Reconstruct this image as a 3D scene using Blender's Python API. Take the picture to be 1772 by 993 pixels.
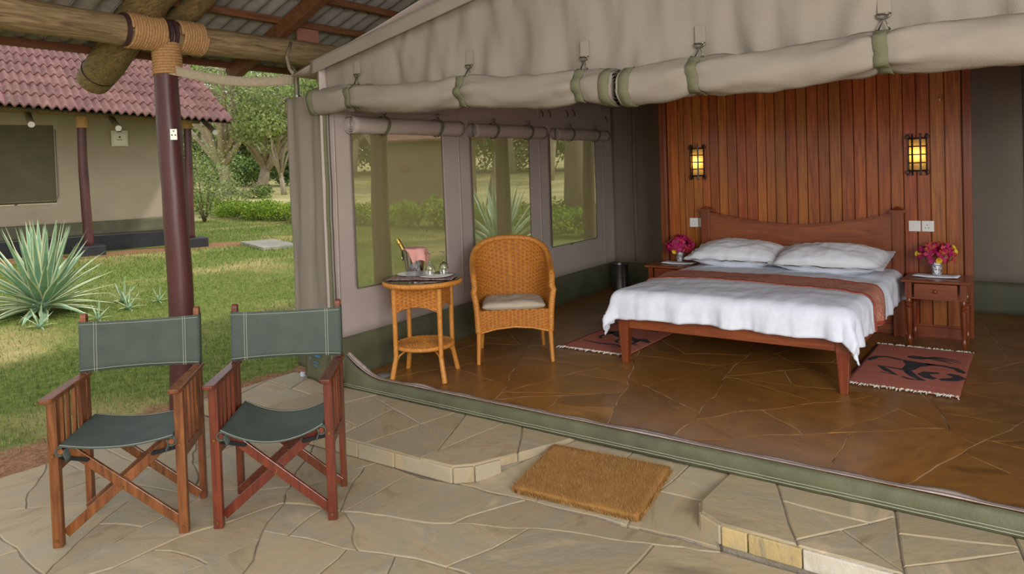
import bpy, bmesh, math, random
import numpy as np
from mathutils import Vector, Matrix, noise

for _o in list(bpy.data.objects):
    bpy.data.objects.remove(_o)
SC = bpy.context.scene
COL = SC.collection
PI = math.pi
sin, cos = math.sin, math.cos


def lin(h, k=1.0):
    h = h.lstrip('#')
    out = []
    for i in (0, 2, 4):
        c = int(h[i:i + 2], 16) / 255
        c = c / 12.92 if c <= .04045 else ((c + .055) / 1.055) ** 2.4
        out.append(min(1, c * k))
    return (*out, 1)


# ------------------------------------------------------------------ camera
cam_d = bpy.data.cameras.new('camera')
cam = bpy.data.objects.new('camera', cam_d)
COL.objects.link(cam)
SC.camera = cam
YAW, PITCH, ROLL, FPX, CH, PCY = 0.6319, -0.0263, -0.0334, 1250., 1.5403, 327.6
_fw = Vector((-sin(YAW) * cos(PITCH), cos(YAW) * cos(PITCH), sin(PITCH)))
_r = Vector((cos(YAW), sin(YAW), 0))
_u = _r.cross(_fw)
_r2 = cos(ROLL) * _r + sin(ROLL) * _u
_u2 = -sin(ROLL) * _r + cos(ROLL) * _u
cam.matrix_world = Matrix(((_r2.x, _u2.x, -_fw.x, 0), (_r2.y, _u2.y, -_fw.y, 0), (_r2.z, _u2.z, -_fw.z, CH), (0, 0, 0, 1)))
cam_d.sensor_fit = 'HORIZONTAL'
cam_d.sensor_width = 36
cam_d.lens = FPX / 1772 * 36
cam_d.shift_y = (PCY - 496.5) / 1772
cam_d.clip_start = .05
cam_d.clip_end = 600

# ------------------------------------------------------------------ world, sun, exposure
wd = bpy.data.worlds.new('sky')
SC.world = wd
wd.use_nodes = True
nt = wd.node_tree
nt.nodes.clear()
sky = nt.nodes.new('ShaderNodeTexSky')
sky.sky_type = 'NISHITA'
sky.sun_disc = False
sky.sun_elevation = math.radians(38)
sky.sun_rotation = math.radians(140)
sky.dust_density = 3
sky.air_density = 1.2
mx = nt.nodes.new('ShaderNodeMix')
mx.data_type = 'RGBA'
mx.inputs[0].default_value = .72
mul = nt.nodes.new('ShaderNodeVectorMath')
mul.operation = 'SCALE'
mul.inputs[3].default_value = .16
nt.links.new(sky.outputs[0], mul.inputs[0])
nt.links.new(mul.outputs[0], mx.inputs[6])
mx.inputs[7].default_value = (.97, .98, 1.0, 1)
bg = nt.nodes.new('ShaderNodeBackground')
bg.inputs[1].default_value = 1.0
wo = nt.nodes.new('ShaderNodeOutputWorld')
nt.links.new(mx.outputs[2], bg.inputs[0])
nt.links.new(bg.outputs[0], wo.inputs[0])

sun_d = bpy.data.lights.new('sun', 'SUN')
sun_d.energy = 1.9
sun_d.angle = math.radians(4)
sun_d.color = (1, .95, .87)
sun = bpy.data.objects.new('sun', sun_d)
COL.objects.link(sun)
SUN_DIR = Vector((-.52, -.40, -.75))
sun.rotation_euler = SUN_DIR.to_track_quat('-Z', 'Y').to_euler()
sun.location = (8, 8, 12)
# area light added right of the camera to brighten the tent, matching wall shadows
key_d = bpy.data.lights.new('tent_fill', 'AREA')
key_d.shape = 'RECTANGLE'
key_d.size = 2.2
key_d.size_y = 1.6
key_d.energy = 235
key_d.color = (.96, .98, 1)
key = bpy.data.objects.new('tent_fill', key_d)
COL.objects.link(key)
key.location = (2.6, -1.0, 2.0)
key.rotation_euler = (Vector((-2.6, 5.8, .7)) - key.location).to_track_quat('-Z', 'Y').to_euler()

vs = SC.view_settings
vs.view_transform = 'Standard'
vs.look = 'None'
vs.gamma = 1
vs.use_curve_mapping = False
vs.exposure = 0.4

# ------------------------------------------------------------------ materials
MATS = {}


def mat(name, c, c2=None, sc=6, rough=.6, bump=0, bsc=60, metal=0, rnd=0, st=(1, 1, 1), detail=5, spec=.5,
        coat=0, ramp=(.3, .7), dist=0, bst=None, transl=0, emit=None, bdist=.01, trans=0):
    if name in MATS:
        return MATS[name]
    m = bpy.data.materials.new(name)
    m.use_nodes = True
    t = m.node_tree
    N, L = t.nodes, t.links
    b = N['Principled BSDF']
    c = lin(c) if isinstance(c, str) else c
    c2 = lin(c2) if isinstance(c2, str) else c2
    tc = N.new('ShaderNodeTexCoord')
    oi = N.new('ShaderNodeObjectInfo')
    off = N.new('ShaderNodeMath'); off.operation = 'MULTIPLY'; off.inputs[1].default_value = 37.3
    L.new(oi.outputs['Random'], off.inputs[0])
    add = N.new('ShaderNodeVectorMath'); add.operation = 'ADD'
    L.new(tc.outputs['Object'], add.inputs[0])
    L.new(off.outputs[0], add.inputs[1])

    def tex(scale, stt, det, dis=0):
        mp = N.new('ShaderNodeMapping'); mp.inputs['Scale'].default_value = stt
        L.new(add.outputs[0], mp.inputs[0])
        n = N.new('ShaderNodeTexNoise')
        n.inputs['Scale'].default_value = scale
        n.inputs['Detail'].default_value = det
        n.inputs['Distortion'].default_value = dis
        L.new(mp.outputs[0], n.inputs['Vector'])
        return n
    col = None
    if c2 is not None:
        n = tex(sc, st, detail, dist)
        r = N.new('ShaderNodeValToRGB')
        r.color_ramp.elements[0].position = ramp[0]
        r.color_ramp.elements[1].position = ramp[1]
        r.color_ramp.elements[0].color = c
        r.color_ramp.elements[1].color = c2
        L.new(n.outputs['Fac'], r.inputs[0])
        col = r.outputs[0]
    if rnd:
        mr = N.new('ShaderNodeMapRange')
        mr.inputs[3].default_value = 1 - rnd
        mr.inputs[4].default_value = 1 + rnd
        L.new(oi.outputs['Random'], mr.inputs[0])
        hs = N.new('ShaderNodeHueSaturation')
        if col is None:
            hs.inputs['Color'].default_value = c
        else:
            L.new(col, hs.inputs['Color'])
        L.new(mr.outputs[0], hs.inputs['Value'])
        h2 = N.new('ShaderNodeMath'); h2.operation = 'MULTIPLY'; h2.inputs[1].default_value = 7.77
        fr = N.new('ShaderNodeMath'); fr.operation = 'FRACT'
        mh = N.new('ShaderNodeMapRange'); mh.inputs[3].default_value = .5 - rnd * .05; mh.inputs[4].default_value = .5 + rnd * .05
        L.new(oi.outputs['Random'], h2.inputs[0]); L.new(h2.outputs[0], fr.inputs[0]); L.new(fr.outputs[0], mh.inputs[0])
        L.new(mh.outputs[0], hs.inputs['Hue'])
        col = hs.outputs[0]
    if col is None:
        b.inputs['Base Color'].default_value = c
    else:
        L.new(col, b.inputs['Base Color'])
    b.inputs['Roughness'].default_value = rough
    b.inputs['Metallic'].default_value = metal
    b.inputs['Specular IOR Level'].default_value = spec
    b.inputs['Coat Weight'].default_value = coat
    b.inputs['Coat Roughness'].default_value = .12
    b.inputs['Transmission Weight'].default_value = trans
    if bump:
        n2 = tex(bsc, bst or st, 4)
        bp = N.new('ShaderNodeBump')
        bp.inputs['Strength'].default_value = bump
        bp.inputs['Distance'].default_value = bdist
        L.new(n2.outputs['Fac'], bp.inputs['Height'])
        L.new(bp.outputs[0], b.inputs['Normal'])
    if emit:
        b.inputs['Emission Color'].default_value = emit[0]
        b.inputs['Emission Strength'].default_value = emit[1]
    if transl:
        tr = N.new('ShaderNodeBsdfTranslucent')
        if col is None:
            tr.inputs[0].default_value = c
        else:
            L.new(col, tr.inputs[0])
        ms = N.new('ShaderNodeMixShader'); ms.inputs[0].default_value = transl
        L.new(b.outputs[0], ms.inputs[1]); L.new(tr.outputs[0], ms.inputs[2])
        L.new(ms.outputs[0], N['Material Output'].inputs['Surface'])
    MATS[name] = m
    return m


def mesh_screen_mat(name, c, a):
    m = bpy.data.materials.new(name)
    m.use_nodes = True
    t = m.node_tree; N, L = t.nodes, t.links
    b = N['Principled BSDF']
    b.inputs['Base Color'].default_value = lin(c)
    b.inputs['Roughness'].default_value = .9
    b.inputs['Specular IOR Level'].default_value = .1
    tl = N.new('ShaderNodeBsdfTranslucent'); tl.inputs[0].default_value = lin(c)
    m0 = N.new('ShaderNodeMixShader'); m0.inputs[0].default_value = .5
    L.new(b.outputs[0], m0.inputs[1]); L.new(tl.outputs[0], m0.inputs[2])
    tp = N.new('ShaderNodeBsdfTransparent')
    tp.inputs[0].default_value = (1, 1, .95, 1)
    ms = N.new('ShaderNodeMixShader'); ms.inputs[0].default_value = a
    L.new(tp.outputs[0], ms.inputs[1]); L.new(m0.outputs[0], ms.inputs[2])
    L.new(ms.outputs[0], N['Material Output'].inputs['Surface'])
    return m


def glass_mat(name, c='#ffffff', a=.12):
    m = bpy.data.materials.new(name)
    m.use_nodes = True
    t = m.node_tree; N, L = t.nodes, t.links
    g = N.new('ShaderNodeBsdfGlossy'); g.inputs['Roughness'].default_value = .03
    tp = N.new('ShaderNodeBsdfTransparent'); tp.inputs[0].default_value = lin(c)
    lw = N.new('ShaderNodeLayerWeight'); lw.inputs[0].default_value = .25
    mr = N.new('ShaderNodeMapRange'); mr.inputs[3].default_value = a; mr.inputs[4].default_value = .85
    L.new(lw.outputs['Fresnel'], mr.inputs[0])
    ms = N.new('ShaderNodeMixShader')
    L.new(mr.outputs[0], ms.inputs[0])
    L.new(tp.outputs[0], ms.inputs[1]); L.new(g.outputs[0], ms.inputs[2])
    L.new(ms.outputs[0], N['Material Output'].inputs['Surface'])
    return m


# wood and cloth used widely
m_canvas = mat('canvas_beige', '#8b8174', '#968b7c', sc=2.2, rough=.85, bump=.25, bsc=180, spec=.2, transl=.12)
m_canvas_in = mat('canvas_mauve', '#b3a59d', '#bdaea4', sc=1.5, rough=.85, bump=.2, bsc=160, spec=.2, transl=.12)
m_canvas_back = mat('canvas_dark', '#7f7468', '#8a7f72', sc=1.5, rough=.9, bump=.2, bsc=160, spec=.1)
m_green = mat('canvas_green', '#50513c', '#626248', sc=4, rough=.55, bump=.25, bsc=60, spec=.35)
m_web = mat('olive_webbing', '#65644a', '#757354', sc=60, rough=.8, bump=.5, bsc=300, st=(1, 1, 6))
m_steel = mat('dull_steel', '#8b8678', '#6c675c', sc=30, rough=.35, metal=1)
m_chrome = mat('polished_steel', '#c9c9c9', rough=.12, metal=1)
m_zip = mat('zip_tape', '#b3a699', '#9b8c82', sc=40, rough=.8)
m_red_post = mat('maroon_paint', '#452120', '#5a302d', sc=5, rough=.42, bump=.5, bsc=9, st=(1, 1, .25), spec=.5)
m_log = mat('peeled_log', '#675234', '#a38c64', sc=5, detail=9, rough=.75, bump=.6, bsc=12, st=(7, .7, 7), dist=1.2)
m_log_z = mat('peeled_log_tail', '#57472b', '#8f7a4a', sc=5, detail=9, rough=.8, bump=.7, bsc=12, st=(.7, 7, 7), dist=1.5)
m_sawn = mat('sawn_timber', '#603a20', '#7c4f2f', sc=5, rough=.7, bump=.3, bsc=20, st=(5, .6, 5), dist=.6)
m_rope = mat('sisal_rope', '#ad7f4d', '#caa06c', sc=60, rough=.9, bump=.7, bsc=220)
m_band = mat('dark_band', '#41282a', rough=.7)
m_tile_under = mat('tile_underside', '#8c847a', '#9d968d', sc=7, rough=.85, bump=.4, bsc=18, rnd=.12, dist=1.5)
m_tile = mat('clay_tile', '#694542', '#8a645c', sc=5, rough=.7, bump=.3, bsc=50, rnd=.16)
m_mahog = mat('panel_mahogany', '#7a360f', '#ad5f22', sc=3.2, rough=.36, bump=.12, bsc=30, st=(9, 9, .55), dist=1.4, rnd=.2, coat=.25)
m_bedwood = mat('bed_mahogany', '#74361a', '#964d25', sc=3, rough=.36, bump=.08, bsc=30, st=(1, 8, 8), dist=1, coat=.25, rnd=.06)
m_bedleg = mat('turned_mahogany', '#6c2f17', '#86431f', sc=3, rough=.3, st=(8, 8, .8), dist=1, coat=.3, rnd=.06)
m_chairwood = mat('teak_stained', '#56290f', '#8d5328', sc=5, rough=.4, bump=.15, bsc=40, st=(6, 6, .7), dist=1, coat=.2, rnd=.1)
m_chairwood2 = mat('teak_reddish', '#4c1f11', '#74351b', sc=5, rough=.36, bump=.15, bsc=40, st=(6, 6, .7), dist=1, coat=.25, rnd=.1)
m_sling = mat('green_sling', '#4f584f', '#464f48', sc=9, rough=.75, bump=.25, bsc=300, spec=.3)
m_thread = mat('pale_thread', '#a7a894', rough=.8)
m_black_metal = mat('black_iron', '#17171a', rough=.45, metal=.3)
m_brass = mat('brass_bolt', '#a57f4c', rough=.35, metal=1)
m_wicker_shade = mat('wicker_recess_shade', '#8c5018', '#a66622', sc=45, rough=.55, bump=.3, bsc=120)  # darker honey that paints shade into the recesses of the weave
m_wicker = mat('honey_wicker', '#ae6a22', '#cf8c3a', sc=45, rough=.5, bump=.3, bsc=120, coat=.15, ramp=(.25, .75))
m_white = mat('white_linen', '#dfe1e6', '#e6e8ec', sc=3, rough=.8, bump=.2, bsc=14, spec=.2)
m_plastic = mat('white_plastic', '#e4e4de', rough=.35)
m_dark = mat('dark_slot', '#222222', rough=.6)


def stone_mat(name, cols, rough, rnd, bump, coat=0, sc=1.6):
    m = bpy.data.materials.new(name)
    m.use_nodes = True
    t = m.node_tree; N, L = t.nodes, t.links
    b = N['Principled BSDF']; b.inputs['Roughness'].default_value = rough; b.inputs['Coat Weight'].default_value = coat
    b.inputs['Coat Roughness'].default_value = .15
    tc = N.new('ShaderNodeTexCoord'); oi = N.new('ShaderNodeObjectInfo')
    k = N.new('ShaderNodeMath'); k.operation = 'MULTIPLY'; k.inputs[1].default_value = 61.7
    L.new(oi.outputs['Random'], k.inputs[0])
    rt = N.new('ShaderNodeVectorRotate'); rt.rotation_type = 'Z_AXIS'
    L.new(tc.outputs['Object'], rt.inputs['Vector']); L.new(k.outputs[0], rt.inputs['Angle'])
    ad = N.new('ShaderNodeVectorMath'); ad.operation = 'ADD'
    L.new(rt.outputs[0], ad.inputs[0]); L.new(k.outputs[0], ad.inputs[1])

    def nzz(scale, st, det, dis=0.):
        mp = N.new('ShaderNodeMapping'); mp.inputs['Scale'].default_value = st; L.new(ad.outputs[0], mp.inputs[0])
        n = N.new('ShaderNodeTexNoise'); n.inputs['Scale'].default_value = scale; n.inputs['Detail'].default_value = det
        n.inputs['Distortion'].default_value = dis; n.inputs['Roughness'].default_value = .62
        L.new(mp.outputs[0], n.inputs['Vector']); return n
    r = N.new('ShaderNodeValToRGB'); cr = r.color_ramp
    while len(cr.elements) < len(cols):
        cr.elements.new(.5)
    for i, c in enumerate(cols):
        cr.elements[i].position = .28 + .44 * i / (len(cols) - 1); cr.elements[i].color = lin(c)
    L.new(nzz(sc, (1, 2.2, 1), 9, 1.1).outputs['Fac'], r.inputs[0])
    hs = N.new('ShaderNodeHueSaturation'); L.new(r.outputs[0], hs.inputs['Color'])
    mr = N.new('ShaderNodeMapRange'); mr.inputs[3].default_value = 1 - rnd; mr.inputs[4].default_value = 1 + rnd
    L.new(oi.outputs['Random'], mr.inputs[0]); L.new(mr.outputs[0], hs.inputs['Value'])
    L.new(hs.outputs[0], b.inputs['Base Color'])
    n1 = nzz(7, (1, 1.7, 1), 10, .3); n2 = nzz(2.2, (1, 1.6, 1), 3)
    mx_ = N.new('ShaderNodeMath'); mx_.operation = 'MULTIPLY_ADD'; mx_.inputs[1].default_value = 1.4
    L.new(n2.outputs['Fac'], mx_.inputs[0]); L.new(n1.outputs['Fac'], mx_.inputs[2])
    bp = N.new('ShaderNodeBump'); bp.inputs['Strength'].default_value = bump; bp.inputs['Distance'].default_value = .03
    L.new(mx_.outputs[0], bp.inputs['Height']); L.new(bp.outputs[0], b.inputs['Normal'])
    if coat:
        rr = N.new('ShaderNodeMapRange'); rr.inputs[3].default_value = rough - .1; rr.inputs[4].default_value = rough + .2
        L.new(n2.outputs['Fac'], rr.inputs[0]); L.new(rr.outputs[0], b.inputs['Roughness'])
    return m


m_stone = stone_mat('sandstone_flag', ['#82755c', '#a59271', '#9b9078', '#b8a280'], .68, .10, .22)
m_mortar = mat('grey_mortar', '#786c5a', '#978b77', sc=12, rough=.9, bump=.5, bsc=60)
m_stone_in = stone_mat('varnished_stone', ['#63401a', '#8d6029', '#7a5224', '#a47434'], .33, .13, .16, coat=.15, sc=1.2)
m_mortar_in = mat('pale_mortar', '#5a3c20', '#bfab8a', sc=5, rough=.6, bump=.4, bsc=80, ramp=(.40, .52))


# ------------------------------------------------------------------ mesh builder
class MB:
    def __init__(s):
        s.v = []; s.f = []; s.m = []

    def add(s, vs_, fs, mi=0):
        o = len(s.v)
        s.v.extend([tuple(p) for p in vs_])
        for f in fs:
            s.f.append(tuple(i + o for i in f)); s.m.append(mi)
        return s

    def box(s, c, d, R=None, mi=0):
        pts = []
        for x in (-.5, .5):
            for y in (-.5, .5):
                for z in (-.5, .5):
                    p = Vector((x * d[0], y * d[1], z * d[2]))
                    if R is not None:
                        p = R @ p
                    pts.append(p + Vector(c))
        return s.add(pts, [(0, 1, 3, 2), (4, 6, 7, 5), (0, 4, 5, 1), (2, 3, 7, 6), (0, 2, 6, 4), (1, 5, 7, 3)], mi)

    def bar(s, p0, p1, w, h, up=(0, 0, 1), mi=0, w1=None, h1=None):
        p0, p1 = Vector(p0), Vector(p1)
        d = (p1 - p0).normalized(); up = Vector(up)
        a = d.cross(up)
        if a.length < 1e-4:
            a = d.cross(Vector((1, 0, 0)))
        a.normalize(); b = a.cross(d).normalized()
        w1 = w if w1 is None else w1; h1 = h if h1 is None else h1
        pts = []
        for p, ww, hh in ((p0, w, h), (p1, w1, h1)):
            for sa, sb in ((-1, -1), (1, -1), (1, 1), (-1, 1)):
                pts.append(p + a * sa * ww / 2 + b * sb * hh / 2)
        return s.add(pts, [(3, 2, 1, 0), (4, 5, 6, 7), (0, 1, 5, 4), (1, 2, 6, 5), (2, 3, 7, 6), (3, 0, 4, 7)], mi)

    def tube(s, pts, r, seg=8, caps=True, mi=0, closed=False):
        pts = [Vector(p) for p in pts]
        n = len(pts)
        rr = r if isinstance(r, (list, tuple)) else [r] * n
        o = len(s.v)
        prev = None
        for i, p in enumerate(pts):
            if closed:
                t = (pts[(i + 1) % n] - pts[i - 1]).normalized()
            else:
                t = (pts[min(i + 1, n - 1)] - pts[max(i - 1, 0)]).normalized()
            if prev is None:
                a = t.cross(Vector((0, 0, 1)))
                if a.length < .05:
                    a = t.cross(Vector((1, 0, 0)))
            else:
                a = prev - t * prev.dot(t)
            a.normalize(); prev = a
            b = t.cross(a)
            for k in range(seg):
                an = 2 * PI * k / seg
                s.v.append(tuple(p + (a * cos(an) + b * sin(an)) * rr[i]))
        m_ = n if closed else n - 1
        for i in range(m_):
            for k in range(seg):
                k2 = (k + 1) % seg; j = (i + 1) % n
                s.f.append((o + i * seg + k, o + i * seg + k2, o + j * seg + k2, o + j * seg + k)); s.m.append(mi)
        if caps and not closed:
            s.f.append(tuple(o + k for k in reversed(range(seg)))); s.m.append(mi)
            s.f.append(tuple(o + (n - 1) * seg + k for k in range(seg))); s.m.append(mi)
        return s

    def lathe(s, prof, seg=20, c=(0, 0, 0), mi=0, caps=True, a0=0, a1=2 * PI):
        o = len(s.v); full = abs(a1 - a0 - 2 * PI) < 1e-6
        ns = seg if full else seg + 1
        for (r, z) in prof:
            for k in range(ns):
                an = a0 + (a1 - a0) * k / seg
                s.v.append((c[0] + r * cos(an), c[1] + r * sin(an), c[2] + z))
        for i in range(len(prof) - 1):
            for k in range(seg):
                k2 = (k + 1) % ns
                s.f.append((o + i * ns + k, o + i * ns + k2, o + (i + 1) * ns + k2, o + (i + 1) * ns + k)); s.m.append(mi)
        if caps and full:
            if prof[0][0] > 1e-5:
                s.f.append(tuple(o + k for k in reversed(range(ns)))); s.m.append(mi)
            if prof[-1][0] > 1e-5:
                s.f.append(tuple(o + (len(prof) - 1) * ns + k for k in range(ns))); s.m.append(mi)
        return s

    def grid(s, fn, nu, nv, mi=0, skip=None):
        o = len(s.v)
        for j in range(nv + 1):
            for i in range(nu + 1):
                s.v.append(tuple(fn(i / nu, j / nv)))
        for j in range(nv):
            for i in range(nu):
                if skip and skip((i + .5) / nu, (j + .5) / nv):
                    continue
                a = o + j * (nu + 1) + i
                s.f.append((a, a + 1, a + nu + 2, a + nu + 1)); s.m.append(mi)
        return s

    def prism(s, poly, z0, z1, mi=0, zf=None, cham=0):
        """upright prism over a 2-D polygon; optional chamfered top"""
        n = len(poly)
        zt = zf or (lambda x, y: z1)
        zb = (lambda x, y: zt(x, y) - (z1 - z0)) if zf else (lambda x, y: z0)
        vs_ = [(x, y, zb(x, y)) for x, y in poly]
        if cham:
            cx = sum(p[0] for p in poly) / n; cy = sum(p[1] for p in poly) / n
            vs_ += [(x, y, zt(x, y) - cham * .6) for x, y in poly]
            for x, y in poly:
                dx, dy = cx - x, cy - y
                l = max(math.hypot(dx, dy), 1e-6); k = min(cham / l, .4)
                vs_.append((x + dx * k, y + dy * k, zt(x, y)))
            fs = [tuple(reversed(range(n)))]
            for r in (0, 1):
                for i in range(n):
                    j = (i + 1) % n
                    fs.append((r * n + i, r * n + j, (r + 1) * n + j, (r + 1) * n + i))
            fs.append(tuple(2 * n + i for i in range(n)))
        else:
            vs_ += [(x, y, zt(x, y)) for x, y in poly]
            fs = [tuple(reversed(range(n))), tuple(n + i for i in range(n))]
            for i in range(n):
                j = (i + 1) % n
                fs.append((i, j, n + j, n + i))
        return s.add(vs_, fs, mi)

    def mesh(s, name, mats, smooth=False, auto=None):
        me = bpy.data.meshes.new(name)
        me.from_pydata(s.v, [], s.f)
        if not isinstance(mats, (list, tuple)):
            mats = [mats]
        for mm in mats:
            me.materials.append(mm)
        if len(mats) > 1:
            me.polygons.foreach_set('material_index', s.m)
        if smooth:
            me.polygons.foreach_set('use_smooth', [True] * len(s.f))
        me.update()
        return me

    def build(s, name, mats, parent=None, smooth=False, bevel=0, solid=0, loc=None, rot=None, autos=None, solid_off=0):
        me = s.mesh(name, mats, smooth)
        if autos is not None and smooth:
            me.set_sharp_from_angle(angle=math.radians(autos))
        o = bpy.data.objects.new(name, me)
        COL.objects.link(o)
        if parent is not None:
            o.parent = parent
        if loc is not None:
            o.location = loc
        if rot is not None:
            o.rotation_euler = rot
        if solid:
            md = o.modifiers.new('solid', 'SOLIDIFY'); md.thickness = solid; md.offset = solid_off
        if bevel:
            md = o.modifiers.new('bevel', 'BEVEL'); md.width = bevel; md.segments = 2; md.limit_method = 'ANGLE'
        return o


ORD = 'first second third fourth fifth sixth seventh eighth ninth tenth eleventh twelfth thirteenth fourteenth fifteenth sixteenth seventeenth eighteenth nineteenth twentieth twenty-first twenty-second twenty-third twenty-fourth twenty-fifth twenty-sixth twenty-seventh twenty-eighth'.split()


def tag(o, label=None, cat=None, group=None, kind=None):
    if label: o['label'] = label
    if cat: o['category'] = cat
    if group: o['group'] = group
    if kind: o['kind'] = kind
    return o


def thing(name, label, cat, loc=(0, 0, 0), rz=0, group=None, kind=None):
    o = bpy.data.objects.new(name, None)
    o.empty_display_size = .1
    COL.objects.link(o)
    o.location = loc; o.rotation_euler = (0, 0, rz)
    return tag(o, label, cat, group, kind)


def inst(name, me, parent=None, loc=(0, 0, 0), rot=(0, 0, 0), scale=(1, 1, 1), mtx=None):
    o = bpy.data.objects.new(name, me)
    COL.objects.link(o)
    if parent is not None:
        o.parent = parent
    if mtx is not None:
        o.matrix_local = mtx
    else:
        o.location = loc; o.rotation_euler = rot; o.scale = scale
    return o


def copy_tree(o, parent=None):
    c = o.copy(); COL.objects.link(c)
    c.parent = parent
    if parent is not None:
        c.matrix_parent_inverse = o.matrix_parent_inverse.copy()
    for ch in list(o.children):
        copy_tree(ch, c)
    return c


def nz(x, y, z=0.0):
    return noise.noise(Vector((x, y, z)))


def clip(poly, nx, ny, d):
    out = []
    n = len(poly)
    for i in range(n):
        a, b = poly[i], poly[(i + 1) % n]
        da = a[0] * nx + a[1] * ny - d; db = b[0] * nx + b[1] * ny - d
        if da <= 0:
            out.append(a)
        if (da < 0 < db) or (db < 0 < da):
            t = da / (da - db)
            out.append((a[0] + (b[0] - a[0]) * t, a[1] + (b[1] - a[1]) * t))
    return out


def voronoi(seeds, poly):
    res = []
    for i, s_ in enumerate(seeds):
        c = list(poly)
        for j, q in enumerate(seeds):
            if i == j:
                continue
            nx, ny = q[0] - s_[0], q[1] - s_[1]
            d = (q[0] ** 2 + q[1] ** 2 - s_[0] ** 2 - s_[1] ** 2) / 2
            c = clip(c, nx, ny, d)
            if len(c) < 3:
                break
        if len(c) >= 3:
            res.append(c)
    return res


def wobble(poly, amp, step=.09):
    """bend the edges of a cell in one continuous field, so neighbours still fit"""
    out = []
    n = len(poly)
    for i in range(n):
        a, b = poly[i], poly[(i + 1) % n]
        L_ = math.hypot(b[0] - a[0], b[1] - a[1])
        k = max(1, round(L_ / step))
        for q in range(k):
            t = q / k
            x, y = a[0] + (b[0] - a[0]) * t, a[1] + (b[1] - a[1]) * t
            out.append((x + nz(x * 3, y * 3, 3) * amp + nz(x * 9, y * 9, 5) * amp * .3, y + nz(x * 3, y * 3, 9) * amp + nz(x * 9, y * 9, 1) * amp * .3))
    return out


def crazy(poly, rng, amin, amax, out=None):
    """crazy paving: keep breaking a slab across until the pieces are small enough"""
    if out is None:
        out = []
    A = area(poly)
    if A < rng.uniform(amin, amax) or len(poly) < 3:
        out.append(poly); return out
    cx = sum(p[0] for p in poly) / len(poly); cy = sum(p[1] for p in poly) / len(poly)
    far = max(poly, key=lambda p: (p[0] - cx) ** 2 + (p[1] - cy) ** 2)
    th = math.atan2(far[1] - cy, far[0] - cx) + rng.uniform(-.75, .75)
    nx, ny = cos(th), sin(th)
    r = math.sqrt(A) * .18
    d = (cx + rng.uniform(-r, r)) * nx + (cy + rng.uniform(-r, r)) * ny
    for c in (clip(poly, nx, ny, d), clip(poly, -nx, -ny, -d)):
        if len(c) >= 3 and area(c) > 1e-4:
            crazy(c, rng, amin, amax, out)
    return out


def inset(poly, d):
    """shrink a polygon by moving every edge inwards"""
    n = len(poly)
    A = sum(poly[i][0] * poly[(i + 1) % n][1] - poly[(i + 1) % n][0] * poly[i][1] for i in range(n))
    sg = 1 if A > 0 else -1
    out = []
    for i in range(n):
        p, c, q = poly[i - 1], poly[i], poly[(i + 1) % n]
        e1 = Vector((c[0] - p[0], c[1] - p[1])); e2 = Vector((q[0] - c[0], q[1] - c[1]))
        if e1.length < 1e-6 or e2.length < 1e-6:
            continue
        e1.normalize(); e2.normalize()
        n1 = Vector((-e1.y, e1.x)) * sg; n2 = Vector((-e2.y, e2.x)) * sg
        b = n1 + n2
        if b.length < 1e-3:
            continue
        b = b.normalized() * (d / max(.35, b.normalized().dot(n1)))
        out.append((c[0] + b.x, c[1] + b.y))
    return out


def area(poly):
    n = len(poly)
    return abs(sum(poly[i][0] * poly[(i + 1) % n][1] - poly[(i + 1) % n][0] * poly[i][1] for i in range(n))) / 2


def seeds_in(rng, x0, x1, y0, y1, dmin, tries=4000, fixed=()):
    pts = list(fixed)
    for _ in range(tries):
        p = (rng.uniform(x0, x1), rng.uniform(y0, y1))
        if all(math.hypot(p[0] - q[0], p[1] - q[1]) > dmin for q in pts):
            pts.append(p)
    return pts


def pave(parent, polys, gap, zt, thick, m, cham, wob=.03, tilt=.003, rng=None, zf=None):
    for c in polys:
        if area(c) < .004:
            continue
        w = inset(wobble(c, wob), gap)
        if len(w) < 3 or area(w) < .002:
            continue
        cx = sum(p[0] for p in w) / len(w); cy = sum(p[1] for p in w) / len(w)
        tx, ty = rng.uniform(-tilt, tilt), rng.uniform(-tilt, tilt)
        dz = rng.uniform(-tilt * .6, tilt * .6)
        base = zf or (lambda x, y: zt)
        mb = MB()
        mb.prism([(x - cx, y - cy) for x, y in w], -thick, 0, zf=lambda x, y: base(x + cx, y + cy) - base(cx, cy) + tx * x + ty * y + dz, cham=cham)
        mb.build('stone', m, parent, loc=(cx, cy, base(cx, cy)))


# ------------------------------------------------------------------ ground
def sstep(a, b, x):
    t = max(0, min(1, (x - a) / (b - a)))
    return t * t * (3 - 2 * t)


def gz(x, y):
    d = math.hypot(x, y)
    z = -.25 + .25 * sstep(6, 18, d)
    if d > 33:
        z += (d - 33) * .052
    return z + .03 * nz(x * .3, y * .3) * sstep(6, 9, d)


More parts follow.
